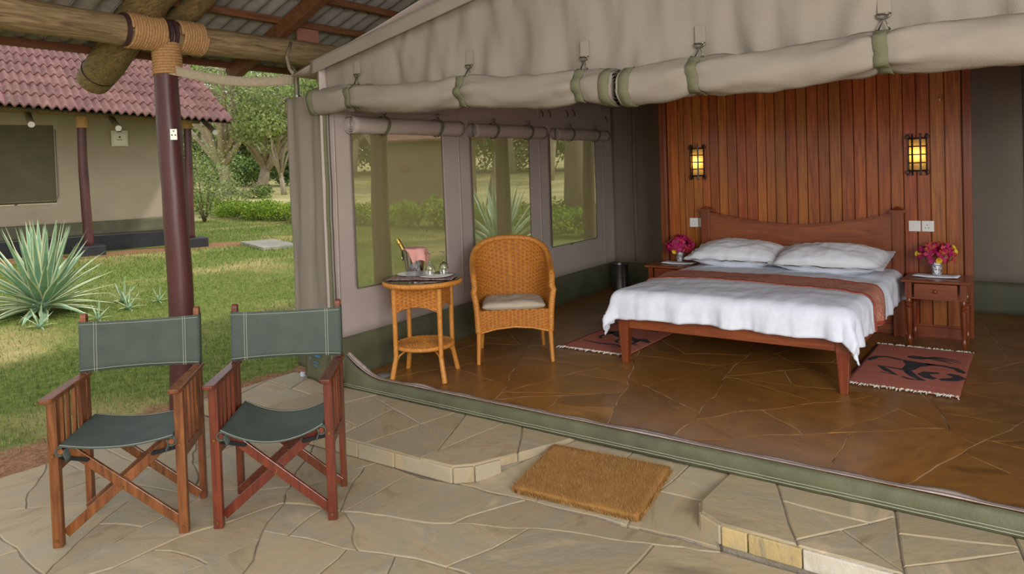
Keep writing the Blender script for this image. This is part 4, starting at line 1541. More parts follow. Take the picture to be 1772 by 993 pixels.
def sconce(x, label):
    r = thing('wall_lamp', label, 'lamp', (x, YP - .02, 1.56), group=None)
    R0, H = .068, .135
    s = MB(); s.lathe([(R0 - .006, -H), (R0 - .006, H)], 16, a0=PI, a1=2 * PI, caps=False)
    s.build('shade', m_shade, r, smooth=True)
    MB().tube([(0, -.025, -.06), (0, -.025, -.03), (0, -.025, .03), (0, -.025, .06)], [.006, .016, .02, .008], 10).build('bulb', m_bulb, r, smooth=True)
    MB().box((0, .005, 0), (.13, .01, .29)).build('back_plate', m_black_metal, r)
    for z in (-.135, -.07, 0, .07, .135):
        h = MB(); h.tube([(R0 * cos(a), R0 * sin(a), z) for a in [PI + PI * k / 12 for k in range(13)]], .006, 6)
        h.build('hoop', m_black_metal, r, smooth=True)
    for a in (PI * 1.06, PI * 1.36, PI * 1.64, PI * 1.94):
        v = MB(); q = R0 + .004
        v.bar((q * cos(a), q * sin(a), -.165), (q * cos(a), q * sin(a), .165), .014, .006, up=(cos(a), sin(a), 0))
        v.tube([(q * cos(a), q * sin(a), .165), (q * cos(a), q * sin(a), .178)], .009, 8)
        v.tube([(q * cos(a), q * sin(a), -.165), (q * cos(a), q * sin(a), -.178)], .009, 8)
        v.build('upright', m_black_metal, r)
    for sx in (-1, 1):
        for z in (-.15, .15):
            c = MB(); c.tube([(sx * (.075 + .018 * cos(t)), -.012, z + .014 * sin(t)) for t in [PI * 2 * k / 14 for k in range(14)]], .003, 5, closed=True)
            c.build('scroll', m_black_metal, r, smooth=True)
    ld = bpy.data.lights.new('lamp_glow', 'POINT'); ld.energy = .8; ld.color = (1, .7, .35); ld.shadow_soft_size = .03
    lo = bpy.data.objects.new('lamp_glow', ld); COL.objects.link(lo); lo.parent = r; lo.location = (0, -.035, 0)
    return r


sconce(-.845, 'iron-caged amber wall lamp above the sockets right of the bed')
sconce(-2.805, 'iron-caged amber wall lamp above the sockets left of the bed')


def plate(x, kind, label):
    r = thing('socket_plate' if kind == 's' else 'switch_plate', label, 'socket' if kind == 's' else 'switch', (x, YP - .02, .948))
    MB().box((0, -.005, 0), (.091, .012, .091)).build('face_plate', m_plastic, r, bevel=.003)
    if kind == 's':
        MB().box((.02, -.013, .028), (.014, .005, .018)).build('rocker', m_plastic, r, bevel=.002)
        for dx, dz, w, h in ((-.006, .012, .005, .009), (-.018, -.014, .009, .005), (.006, -.014, .009, .005)):
            MB().box((dx, -.0115, dz), (w, .002, h)).build('pin_hole', m_dark, r)
    else:
        MB().box((0, -.012, 0), (.018, .006, .018)).build('rocker', m_plastic, r, bevel=.002)
    return r


plate(-.875, 'w', 'white switch plate right of the headboard')
plate(-.776, 's', 'white three-pin socket right of the headboard')
plate(-2.855, 's', 'white three-pin socket left of the headboard')
plate(-2.755, 'w', 'white switch plate partly hidden by the left headboard post')

# ------------------------------------------------------------------ bed
bed = thing('bed', 'mahogany double bed frame with curved headboard', 'bed', (-1.85, 5.05, 0))
for x in (-.80, .795):
    l = MB(); l.bar((x, 0.02, .28), (x + (.0), 0.02, 0), .085, .075, up=(0, 1, 0), w1=.05, h1=.05)
    l.build('leg', m_bedleg, bed, bevel=.004)
    MB().box((x, .02, .32), (.085, .075, .09)).build('leg_block', m_bedleg, bed, bevel=.003)
MB().box((0, .02, .335), (1.55, .035, .115)).build('foot_rail', m_bedwood, bed, bevel=.004)
for x in (-.83, .825):
    MB().box((x, .98, .32), (.035, 1.88, .15)).build('side_rail', m_bedwood, bed, bevel=.004)
for x in (-.85, .855):
    p = MB(); p.box((x, 1.915, .535), (.085, .085, 1.07))
    p.build('head_post', m_bedleg, bed, bevel=.004)
    c = MB(); c.box((x, 1.915, 1.078), (.115, .115, .022))
    c.add([(x - .055, 1.86, 1.089), (x + .055, 1.86, 1.089), (x + .055, 1.97, 1.089), (x - .055, 1.97, 1.089), (x, 1.915, 1.122)], [(0, 1, 4), (1, 2, 4), (2, 3, 4), (3, 0, 4)])
    c.build('post_cap', m_bedleg, bed)


def hb(x):
    t = abs(x) / .81
    return .935 + .11 * t ** 1.7


h = MB(); K = 32
poly = [(-.81, .35)] + [(.81, .35)] + [(.81 - 1.62 * k / K, hb(.81 - 1.62 * k / K)) for k in range(K + 1)]
h.add([(x, 1.90, z) for x, z in poly] + [(x, 1.93, z) for x, z in poly], [tuple(range(len(poly))), tuple(reversed(range(len(poly), 2 * len(poly))))] + [(i, (i + 1) % len(poly), len(poly) + (i + 1) % len(poly), len(poly) + i) for i in range(len(poly))])
h.build('headboard_panel', m_bedwood, bed)
h = MB()
for k in range(K):
    a, b = -.81 + 1.62 * k / K, -.81 + 1.62 * (k + 1) / K
    h.bar((a, 1.915, hb(a) + .006), (b, 1.915, hb(b) + .006), .06, .022)
h.build('headboard_bead', m_bedleg, bed)
MB().box((0, .98, .30), (1.6, 1.84, .03)).build('slat_base', m_bedleg, bed)
MB().box((0, .96, .43), (1.60, 1.85, .19)).build('mattress', m_white, bed, bevel=.05)

# duvet
BW, BX, BY, BT = .80, -1.85, 5.03, .575
OV = .30


def drape(u, v, lift=0.0):
    """u across the bed, v from the foot; outside the mattress the cloth hangs"""
    sx = 1 if u > 0 else -1
    dx = max(abs(u) - BW, 0); dy = max(-v, 0)
    r = math.hypot(dx, dy)
    x = max(-BW, min(BW, u)); y = max(0, v)
    # soft puffed top
    puff = .022 * (1 - (abs(x) / BW) ** 4) * min(1, (y + .15) / .3)
    z = BT + puff + .012 * nz(u * 2.2, v * 2.2, 2) + .007 * nz(u * 6, v * 5, 4) + .004 * nz(u * 14, v * 9, 6) + .003 * sin(v * 9 + 3 * nz(u, v)) * nz(u * 3, v * 2, 9)
    if r > 0:
        R = .085
        ux, uy = dx / r * sx, -dy / r
        if r < R * PI / 2:
            out, dn_ = R * sin(r / R), R * (1 - cos(r / R))
        else:
            e = r - R * PI / 2
            out, dn_ = R + .06 * e, R + e * .99
        hang = min(1, dn_ / .2)
        per = (u * 1.0 if dy > dx else v * 1.0)
        fold = (.018 * sin(per * 17 + 3.5 * nz(per * 3, 1)) + .034 * nz(per * 6, dn_ * 3) + .014 * nz(per * 19, dn_ * 4) - .03 * abs(nz(per * 8, dn_ * 1.5, 5))) * hang
        if dx > 0 and dy > 0:
            fold += .045 * hang * sin(2 * math.atan2(dy, dx)) ** 2
        out += fold
        x += ux * (out + lift); y += uy * (out + lift)
        z -= dn_ * (1 + .06 * nz(per * 3, 7))
        z += lift * (1 - hang)
    else:
        z += lift
    return (x, y, z)


d = MB()
U0, U1, V0, V1 = -BW - OV, BW + OV, -.255, 1.9
d.grid(lambda a, b: drape(U0 + (U1 - U0) * a, V0 + (V1 - V0) * b), 150, 130)
m_duvet = mat('striped_white_cotton', '#dbdee8', '#e2e5ed', sc=26, rough=.75, bump=.35, bsc=9, st=(1, .04, 1), bst=(1, 1, 1), spec=.25, bdist=.02)
dv = d.build('duvet', m_duvet, smooth=True, solid=.012, loc=(BX, BY, 0))
tag(dv, 'white duvet draped over the bed with hanging corners', 'duvet')

# runner
m_run = mat('runner_weave', '#a85a43', '#c08d74', sc=22, rough=.85, bump=.3, bsc=120, st=(1, 2.5, 1), ramp=(.46, .54), dist=2.5)
m_run_e = mat('runner_edge', '#8e2f1b', '#9c3d26', sc=40, rough=.85)
rn = thing('bed_runner', 'rust red patterned runner laid across the duvet', 'bed runner', (BX, BY, 0), 0)


def runv(a, b):
    u = -BW - .12 + (2 * BW + .415) * a
    v = .585 + .43 * b - .06 * a + .02 * sin(a * 5)
    return drape(u, v, .012)


g = MB(); g.grid(runv, 110, 16); g.build('cloth', m_run, rn, smooth=True, solid=.004)
for b0 in (0.0, .93):
    g = MB(); g.grid(lambda a, b: Vector(runv(a, b0 + .07 * b)) + Vector((0, 0, .003)), 110, 2)
    g.build('border', m_run_e, rn, smooth=True, solid=.003)
g = MB(); g.grid(lambda a, b: Vector(runv(.985 + .015 * a, b)) + Vector((.003, 0, 0)), 3, 16)
g.build('border', m_run_e, rn, smooth=True, solid=.003)


def pillow(x, y, z, w, l, rz, tilt, seed, label):
    mb_ = MB()
    n = 40

    def f(side):
        def fn(a, b):
            u, v = 2 * a - 1, 2 * b - 1
            fl = .90
            eu, ev = min(1, abs(u) / fl), min(1, abs(v) / fl)
            t = (max(0, 1 - eu ** 2.6) * max(0, 1 - ev ** 2.6)) ** .55
            hgt = .11 * t * (1 + .12 * nz(u * 2 + seed, v * 2)) + .004
            px_ = u * w / 2 * (1 - .05 * ev ** 2 * (1 - eu)); py_ = v * l / 2 * (1 - .07 * eu ** 2 * (1 - ev))
            wr = .008 * nz(u * 5 + seed, v * 5, 3) + .006 * nz(u * 12, v * 3 + seed)
            edge = max(eu, ev)
            return (px_, py_, side * hgt + wr + (.012 * nz(u * 4, v * 4, seed) if edge >= 1 else 0))
        return fn
    mb_.grid(f(1), n, n); mb_.grid(f(-1), n, n)
    bm = bmesh.new(); me = mb_.mesh('pillow', m_white, True); bm.from_mesh(me)
    bmesh.ops.recalc_face_normals(bm, faces=bm.faces); bm.to_mesh(me); bm.free()
    o = bpy.data.objects.new('pillow', me); COL.objects.link(o)
    o.location = (x, y, z); o.rotation_euler = (tilt, 0, rz)
    tag(o, label, 'pillow')


pillow(-2.28, 6.62, .705, .84, .52, .02, .17, 1.0, 'white pillow nearer the left nightstand')
pillow(-1.46, 6.56, .700, .92, .54, -.03, .17, 5.0, 'white pillow nearer the right nightstand')


# ------------------------------------------------------------------ nightstands
def nightstand(x, y, label):
    r = thing('nightstand', label, 'nightstand', (x, y, 0))
    W_, D_ = .41, .40
    MB().box((0, 0, .542), (.475, .455, .02)).build('top', m_bedwood, r, bevel=.006)
    b = MB()
    for s in (-1, 1):
        b.box((s * .178, 0, .465), (.02, .36, .13))
    b.box((0, .17, .465), (.36, .02, .13)); b.box((0, -.17, .402), (.36, .02, .012))
    b.build('apron', m_bedwood, r)
    dr = MB().box((0, -.178, .465), (.30, .02, .112)).build('drawer', m_bedwood, r, bevel=.003)
    kn = MB().lathe([(.0, .03), (.010, .03), (.016, .02), (.012, .01), (.007, .004), (.007, 0)], 12)
    kn.build('knob', m_bedleg, dr, smooth=True, loc=(0, -.188, .465), rot=(PI / 2, 0, 0))
    prof = [(.011, 0), (.013, .02), (.017, .04), (.022, .055), (.022, .075), (.014, .09), (.013, .10), (.017, .115), (.021, .2), (.024, .29), (.024, .315), (.016, .325), (.023, .335), (.023, .348), (.016, .356), (.022, .366), (.022, .38), (.019, .39), (.019, .40)]
    for sx in (-1, 1):
        for sy in (-1, 1):
            l = MB(); l.lathe(prof, 14, (sx * .19, sy * .165, 0)); l.box((sx * .19, sy * .165, .466), (.046, .046, .132))
            l.build('leg', m_bedleg, r, smooth=True, autos=35)
    return r


nightstand(-.685, 6.775, 'mahogany nightstand with turned legs right of the bed')
nightstand(-2.955, 6.775, 'mahogany nightstand with turned legs left of the bed')

m_foil = mat('crinkled_foil', '#d6d8dc', rough=.22, metal=1, bump=1.0, bsc=45, bdist=.02)
fl_m = [mat('bract_magenta', '#b3145c', '#cf2f7a', sc=40, rough=.6, transl=.2), mat('bract_red', '#c3243a', '#d9465a', sc=40, rough=.6, transl=.2), mat('bract_orange', '#d8643c', '#e58258', sc=40, rough=.6, transl=.2)]
m_yel = mat('trumpet_yellow', '#e8c21a', '#f2d84a', sc=30, rough=.55, transl=.2)
m_lf = mat('posy_leaf', '#4d6a2a', '#6d8a3c', sc=20, rough=.6, transl=.2)


def bract_mesh(m):
    b = MB()
    for k in range(3):
        a = 2 * PI * k / 3
        R = Matrix.Rotation(a, 3, 'Z')
        pts = [(0, 0, 0), (.022, -.018, .014), (.040, 0, .012), (.022, .018, .014), (.020, 0, .008)]
        b.add([R @ Vector(p) for p in pts], [(0, 1, 4), (1, 2, 4), (2, 3, 4), (3, 0, 4)])
    return b.mesh('bract', m, True)


br_me = [bract_mesh(m) for m in fl_m]
tr_mb = MB(); tr_mb.lathe([(.003, -.03), (.006, 0), (.012, .018), (.024, .03)], 9, caps=False)
tr_me = tr_mb.mesh('trumpet', m_yel, True)
lf_mb = MB(); lf_mb.add([(0, 0, 0), (.014, .008, .006), (.034, 0, 0), (.014, -.008, .006)], [(0, 1, 2, 3)])
lf_me = lf_mb.mesh('posy_leaf', m_lf)


def posy(x, y, z, seed, label, nyel):
    rg = random.Random(seed)
    r = thing('flower_vase', label, 'flowers', (x, y, z))
    v = MB(); v.lathe([(.030, 0), (.036, .004), (.040, .05), (.043, .105), (.040, .105), (.035, .02), (0, .018)], 20)
    v.build('foil_vase', m_foil, r, smooth=True, autos=50)
    s_ = MB()
    for k in range(8):
        a = k * .8
        s_.tube([(.01 * cos(a), .01 * sin(a), .03), (.03 * cos(a), .03 * sin(a), .11), (.07 * cos(a), .05 * sin(a), .17)], .002, 4)
    s_.build('stem', m_lf, r)

    def place(nm, me, k, rad, el0):
        a = rg.uniform(0, 2 * PI); e = rg.uniform(el0, 1.45)
        d_ = Vector((cos(a) * cos(e), sin(a) * cos(e), sin(e)))
        p = Vector((0, 0, .165)) + Vector((d_.x * .135, d_.y * .11, d_.z * .095)) * rad
        q = d_.to_track_quat('Z', 'X')
        M4 = Matrix.Translation(p) @ q.to_matrix().to_4x4() @ Matrix.Rotation(rg.uniform(0, 6), 4, 'Z') @ Matrix.Diagonal((k, k, k, 1))
        inst(nm, me, r, mtx=M4)
    for k in range(95):
        u = rg.random()
        place('flower', br_me[0 if u < .55 else 1 if u < .8 else 2], rg.uniform(.9, 1.25), rg.uniform(.6, 1), -.5)
    for k in range(34):
        place('leaf', lf_me, rg.uniform(.8, 1.2), rg.uniform(.7, 1.15), -.5)
    for k, (a, e) in enumerate(nyel):
        d_ = Vector((cos(a) * cos(e), sin(a) * cos(e), sin(e)))
        p = Vector((0, 0, .16)) + Vector((d_.x * .135, d_.y * .12, d_.z * .1))
        inst('yellow_flower', tr_me, r, mtx=Matrix.Translation(p) @ d_.to_track_quat('Z', 'X').to_matrix().to_4x4())
    return r


def napkin(x, y, z, rz, label):
    n = MB(); n.grid(lambda a, b: ((a - .5) * .33, (b - .5) * .15, .004 + .006 * (2 * a - 1) ** 2 + .002 * nz(a * 4, b * 4)), 12, 6)
    n.grid(lambda a, b: ((a - .5) * .31 + .005, (b - .5) * .13, .009 + .006 * (2 * a - 1) ** 2), 12, 4)
    o = n.build('napkin', m_white, None, smooth=True, solid=.003, loc=(x, y, z), rot=(0, 0, rz))
    tag(o, label, 'napkin')


napkin(-.70, 6.79, .554, -.05, 'folded white napkin under the vase on the right nightstand')
napkin(-2.93, 6.79, .554, .03, 'folded white napkin under the vase on the left nightstand')
posy(-.70, 6.83, .566, 4, 'foil-wrapped vase of magenta flowers and yellow trumpets, right nightstand', [(-2.5, .15), (-1.35, -.2), (-.35, .35), (-.2, .6)])
posy(-2.93, 6.83, .566, 9, 'foil-wrapped vase of pink flowers on the left nightstand', [(-1.6, -.35)])

# ------------------------------------------------------------------ steel bin
bn = thing('waste_bin', 'brushed steel waste bin in the dark corner of the tent', 'bin', (-4.26, 8.05, 0))
MB().lathe([(.095, 0), (.105, .01), (.108, .30), (.112, .31), (.112, .325), (.104, .325), (.10, .02), (0, .015)], 28).build('body', mat('brushed_steel', '#a8a8a8', '#8b8b8b', sc=4, rough=.3, metal=1, st=(1, 1, 12)), bn, smooth=True, autos=40)
MB().lathe([(.112, .0), (.115, .006), (.112, .012)], 28, (0, 0, .315), caps=False).build('rim', m_black_metal, bn, smooth=True)

# ------------------------------------------------------------------ rugs
m_rug = mat('terracotta_rug', '#b45f4a', '#c67862', sc=9, rough=.95, bump=.9, bsc=90, st=(.3, 6, 1), bdist=.006)
m_rug_fig = mat('charcoal_wool', '#2b272c', '#3a343a', sc=60, rough=.95, bump=.6, bsc=150)
m_fringe = mat('cream_fringe', '#d8d3c4', '#e8e4d8', sc=30, rough=.9)


def flat(mb_, poly, z):
    mb_.add([(x, y, z) for x, y in poly] + [(x, y, z - .002) for x, y in poly], [tuple(range(len(poly)))] + [(i, (i + 1) % len(poly), len(poly) + (i + 1) % len(poly), len(poly) + i) for i in range(len(poly))])


def stroke(mb_, pts, ws, z):
    L_, R_ = [], []
    for i, p in enumerate(pts):
        a = Vector(pts[max(0, i - 1)]); b = Vector(pts[min(len(pts) - 1, i + 1)])
        t = (b - a).normalized(); nrm = Vector((-t.y, t.x))
        L_.append(Vector(p) + nrm * ws[i] / 2); R_.append(Vector(p) - nrm * ws[i] / 2)
    for i in range(len(pts) - 1):
        flat(mb_, [tuple(R_[i]), tuple(R_[i + 1]), tuple(L_[i + 1]), tuple(L_[i])], z)


def rug(x0, x1, y0, y1, label, seed, figure):
    c = ((x0 + x1) / 2, (y0 + y1) / 2); w, l = x1 - x0, y1 - y0
    r = thing('rug', label, 'rug', (c[0], c[1], 0))
    g_ = MB(); g_.grid(lambda a, b: ((a - .5) * w + .006 * nz(b * 9, a * 2 + seed), (b - .5) * l + .006 * nz(a * 9, seed), .010 + .0015 * nz(a * 5, b * 7)), 24, 40)
    g_.build('weave', m_rug, r, smooth=True, solid=.008)
    for fg in figure:
        f_ = MB(); fg(f_, w, l)
        f_.build('woven_figure', m_rug_fig, r)
    rg = random.Random(seed)
    for e in (-1, 1):
        t_ = MB()
        for k in range(80):
            x = -w / 2 + w * (k + .5) / 80
            a = rg.uniform(-.9, .9); L_ = rg.uniform(.025, .05)
            p0 = Vector((x, e * (l / 2 - .004), .011)); p1 = p0 + Vector((sin(a) * L_, e * cos(a) * L_, rg.uniform(-.006, .006)))
            t_.tube([p0, p0.lerp(p1, .5) + Vector((0, 0, .006)), p1], [.004, .005, .002], 4)
        o_ = t_.build('fringe', m_fringe, r)
        o_['kind'] = 'stuff'
    return r


def dancer(f, w, l):
    z = .0155
    s = lambda a, b: (a * w / 2, b * l / 2)
    el = [s(-.02 + .20 * cos(t), .46 + .075 * sin(t)) for t in [2 * PI * k / 18 for k in range(18)]]
    flat(f, el, z)
    flat(f, [s(-.28, .27), s(-.15, .05), s(-.18, -.20), s(-.05, -.28), s(.06, -.15), s(.14, 0.02), s(.42, .2), s(.1, .22)], z)
    stroke(f, [s(-.28, .25), s(-.6, .33), s(-.8, .28), s(-.86, .16), s(-.9, .05)], [.03, .035, .045, .05, .015], z)
    stroke(f, [s(.2, .18), s(.55, .18), s(.78, .12), s(.9, .0), s(.96, -.05)], [.04, .035, .04, .05, .012], z)
    stroke(f, [s(-.15, -.2), s(-.45, -.16), s(-.62, -.14), s(-.42, -.32), s(-.22, -.46), s(-.52, -.42)], [.03, .02, .03, .05, .045, .012], z)
    stroke(f, [s(-.05, -.24), s(.1, -.42), s(.3, -.56), s(.05, -.57), s(-.1, -.5)], [.06, .05, .045, .03, .012], z)
    stroke(f, [s(.12, .46), s(.3, .55), s(.5, .56), s(.8, .5)], [.03, .05, .03, .006], z)
    stroke(f, [s(.2, .5), s(.5, .47), s(.85, .42)], [.02, .025, .006], z)
    stroke(f, [s(.2, .46), s(.5, .40), s(.7, .34)], [.015, .02, .006], z)
    stroke(f, [s(.52, -.17), s(.3, -.22), s(.26, -.30), s(.36, -.4), s(.5, -.44)], [.03, .07, .08, .07, .05], z)
    stroke(f, [s(.58, -.45), s(.8, -.38), s(.9, -.28), s(.82, -.2), s(.68, -.16)], [.045, .075, .08, .06, .045], z)


def beast(f, w, l):
    z = .0155
    s = lambda a, b: (a * w / 2, b * l / 2)
    stroke(f, [s(-.85, .1), s(-.5, .12), s(-.1, -.02), s(.35, -.2), s(.7, -.15), s(.95, -.25)], [.03, .1, .13, .12, .09, .03], z)
    stroke(f, [s(-.5, .1), s(-.6, -.2), s(-.45, -.35)], [.05, .03, .03], z)
    stroke(f, [s(.1, -.1), s(.05, -.38), s(.2, -.45)], [.05, .03, .03], z)
    stroke(f, [s(.55, -.2), s(.6, -.42), s(.75, -.45)], [.05, .03, .03], z)


def snake(f, w, l):
    z = .0155
    s = lambda a, b: (a * w / 2, b * l / 2)
    stroke(f, [s(-.8, -.55), s(-.2, -.6), s(.3, -.58), s(.5, -.66), s(.25, -.7)], [.015, .03, .04, .03, .015], z)


def bird(f, w, l):
    z = .0155
    s = lambda a, b: (a * w / 2, b * l / 2)
    stroke(f, [s(-.6, .5), s(0, .55), s(.6, .45)], [.04, .08, .04], z)


rug(-1.10, -.43, 5.31, 6.53, 'terracotta rug with a black dancing figure right of the bed', 3, [dancer])
rug(-3.36, -2.72, 5.22, 6.42, 'terracotta rug with black animal figures left of the bed', 8, [beast, snake, bird])


# ------------------------------------------------------------------ wicker
def weave(mb_, S, Lu, Lv, cw=.029, rh=.0135, amp=.004, mi=0, flip=1):
    """woven sheet: S(u,v)->point, strands run along u; Lu, Lv are real lengths"""
    nc = max(2, round(Lu / cw)); nr = max(2, round(Lv / rh))
    nu, nv = nc * 3, nr * 2
    o = len(mb_.v)
    P = [[Vector(S(i / nu, j / nv)) for i in range(nu + 1)] for j in range(nv + 1)]
    for j in range(nv + 1):
        for i in range(nu + 1):
            du = P[j][min(i + 1, nu)] - P[j][max(i - 1, 0)]
            dv = P[min(j + 1, nv)][i] - P[max(j - 1, 0)][i]
            n_ = du.cross(dv)
            if n_.length > 1e-9:
                n_.normalize()
            row = j // 2
            if j % 2 == 0:
                h_ = -amp * .9
            else:
                h_ = amp * (.25 + .75 * cos(PI * (i / 3 + row)))
            mb_.v.append(tuple(P[j][i] + n_ * h_ * flip))
    for j in range(nv):
        for i in range(nu):
            a = o + j * (nu + 1) + i
            mb_.f.append((a, a + 1, a + nu + 2, a + nu + 1)); mb_.m.append(1 if cos(PI * ((i + .5) / 3 + j // 2)) < -.55 else 0)  # faces where a strand dips under get the painted shade


def wrapped(mb_, pts, r, seg=10, ring=.012):
    """cane-wrapped pole: a tube with shallow ridges"""
    out = []; rr = []
    for i in range(len(pts) - 1):
        a, b = Vector(pts[i]), Vector(pts[i + 1])
        n_ = max(2, round((b - a).length / ring * 2))
        for k in range(n_):
            t = k / n_
            out.append(a.lerp(b, t))
            base = r[i] + (r[i + 1] - r[i]) * t if isinstance(r, (list, tuple)) else r
            rr.append(base * (1.0 if (len(out) % 2) else .93))
    out.append(Vector(pts[-1])); rr.append(r[-1] if isinstance(r, (list, tuple)) else r)
    mb_.tube(out, rr, seg)


def braid(mb_, pts, r, n=160):
    """three-strand plaited rim along a smooth path"""
    P = [Vector(p) for p in pts]
    L_ = [0]
    for i in range(1, len(P)):
        L_.append(L_[-1] + (P[i] - P[i - 1]).length)

    def at_(s):
        s = max(0, min(L_[-1], s))
        i = max(q for q in range(len(L_)) if L_[q] <= s); i = min(i, len(P) - 2)
        t = (s - L_[i]) / max(1e-6, L_[i + 1] - L_[i])
        return P[i].lerp(P[i + 1], t), (P[min(i + 2, len(P) - 1)] - P[max(i - 1, 0)]).normalized()
    for k in range(3):
        path = []
        for q in range(n + 1):
            s = L_[-1] * q / n
            p, t = at_(s)
            a = t.cross(Vector((.31, .2, .93)))
            a.normalize(); b = t.cross(a)
            ph = s / .05 * 2 * PI + k * 2 * PI / 3
            path.append(p + (a * cos(ph) + b * sin(ph)) * r * .45)
        mb_.tube(path, r * .72, 6)


WC = thing('wicker_armchair', 'honey-coloured wicker armchair with rounded back beside the canvas wall', 'armchair', (-3.575, 4.84, 0), math.radians(38.5))
A_, B_ = .285, .25


def plan(s):
    """U-shaped plan, s in -1..1 from the left arm front round the back to the right arm front"""
    q = abs(s); sg = 1 if s > 0 else -1
    if q < .60:
        f = q / .60 * PI / 2
        return (sg * A_ * sin(f) ** .8 if f > 0 else 0, .0 + (B_ + .03) * max(0, cos(f)) ** .62)
    t = (q - .60) / .40
    return (sg * A_, .0 - .262 * t)


def topz(s):
    q = abs(s)
    if q < .60:
        f = q / .60
        z = .945 - .205 * f ** 2.0
    else:
        t = (q - .60) / .40
        z = .74 - .055 * t - .075 * max(0, t - .6) ** 2 / .16
    return z


def shell(u, v):
    s = -1 + 2 * u
    z0 = .40
    z = z0 + (topz(s) - z0) * v
    x, y = plan(s)
    hgt = (z - z0)
    front = max(0, (abs(s) - .55) / .45)
    x *= 1 + .42 * hgt * (1 - .1 * front)
    y += .22 * hgt * max(0, min(1, (y + .12) / .3))
    return (x, y, z)


g = MB()
weave(g, shell, 1.35, .42)
g.build('shell', [m_wicker, m_wicker_shade], WC, smooth=False, solid=.006)
# plaited rim over the back, down the arms to the front legs
rim = [(-A_ - .005, -.265, .25), (-A_ - .01, -.275, .40), (-A_ - .02, -.275, .50), (-A_ - .034, -.272, .58)]
rim += [shell(i / 60, 1) for i in range(61)]
rim += [(A_ + .034, -.272, .58), (A_ + .02, -.275, .50), (A_ + .01, -.275, .40), (A_ + .005, -.265, .25)]
g = MB(); braid(g, rim, .023, 420)
g.build('rim', m_wicker, WC, smooth=True)
# aprons
def arch(u):
    return .245 + .045 * (1 - (2 * u - 1) ** 2)


g = MB(); weave(g, lambda u, v: (-A_ + 2 * A_ * u, -.265, .425 + (arch(u) - .425) * v), .53, .17)
g.build('front_apron', [m_wicker, m_wicker_shade], WC, solid=.006)
for s in (-1, 1):
    g = MB(); weave(g, lambda u, v: (s * A_ * (1 - .06 * u), -.265 + .45 * u, .42 + (arch(u) - .42) * v), .45, .17, flip=-s)
    g.build('side_apron', [m_wicker, m_wicker_shade], WC, solid=.006)
g = MB(); weave(g, lambda u, v: (A_ * .94 - 2 * A_ * .94 * u, .19 + .10 * sin(PI * u), .42 + (arch(u) - .42) * v), .53, .17)
g.build('back_apron', [m_wicker, m_wicker_shade], WC, solid=.006)
g = MB(); wrapped(g, [(-A_, -.268, arch(0)), (-A_ * .5, -.268, arch(.25)), (0, -.268, arch(.5)), (A_ * .5, -.268, arch(.75)), (A_, -.268, arch(1))], .009, 7)
g.build('apron_edge', m_wicker, WC, smooth=True)
for sx in (-1, 1):
    g = MB(); wrapped(g, [(sx * A_, -.265, .28), (sx * (A_ + .012), -.28, 0)], [.021, .017], 9)
    g.build('leg', m_wicker, WC, smooth=True)
    g = MB(); wrapped(g, [(sx * A_ * .88, .22, .30), (sx * A_ * .95, .275, 0)], [.02, .016], 9)
    g.build('leg', m_wicker, WC, smooth=True)
g = MB(); weave(g, lambda u, v: (-A_ * .97 + 2 * A_ * .97 * u, -.26 + .50 * v, .40), .5, .5)
g.build('seat', [m_wicker, m_wicker_shade], WC, solid=.006)
cs = MB()


def cush(side):
    def fn(a, b):
        u, v = 2 * a - 1, 2 * b - 1
        t = (max(0, 1 - abs(u) ** 5) * max(0, 1 - abs(v) ** 5)) ** .35
        wv = .255 - .05 * max(0, v) ** 2
        return (u * wv, -.045 + v * .235, .452 + side * (.036 * t) + (.012 * nz(u * 2, v * 2, 3) + .006 * nz(u * 8, v * 6, 1)) * (1 if side > 0 else 0) * t)
    return fn


cs.grid(cush(1), 36, 36); cs.grid(cush(-1), 36, 36)
o = cs.build('seat_cushion', mat('oatmeal_cushion', '#b3a590', '#c0b29c', sc=4, rough=.9, bump=.2, bsc=200), None, smooth=True, loc=(-3.575, 4.84, 0), rot=(0, 0, math.radians(38.5)))
bm = bmesh.new(); bm.from_mesh(o.data); bmesh.ops.recalc_face_normals(bm, faces=bm.faces); bm.to_mesh(o.data); bm.free()
tag(o, 'oatmeal seat cushion on the wicker armchair', 'cushion')

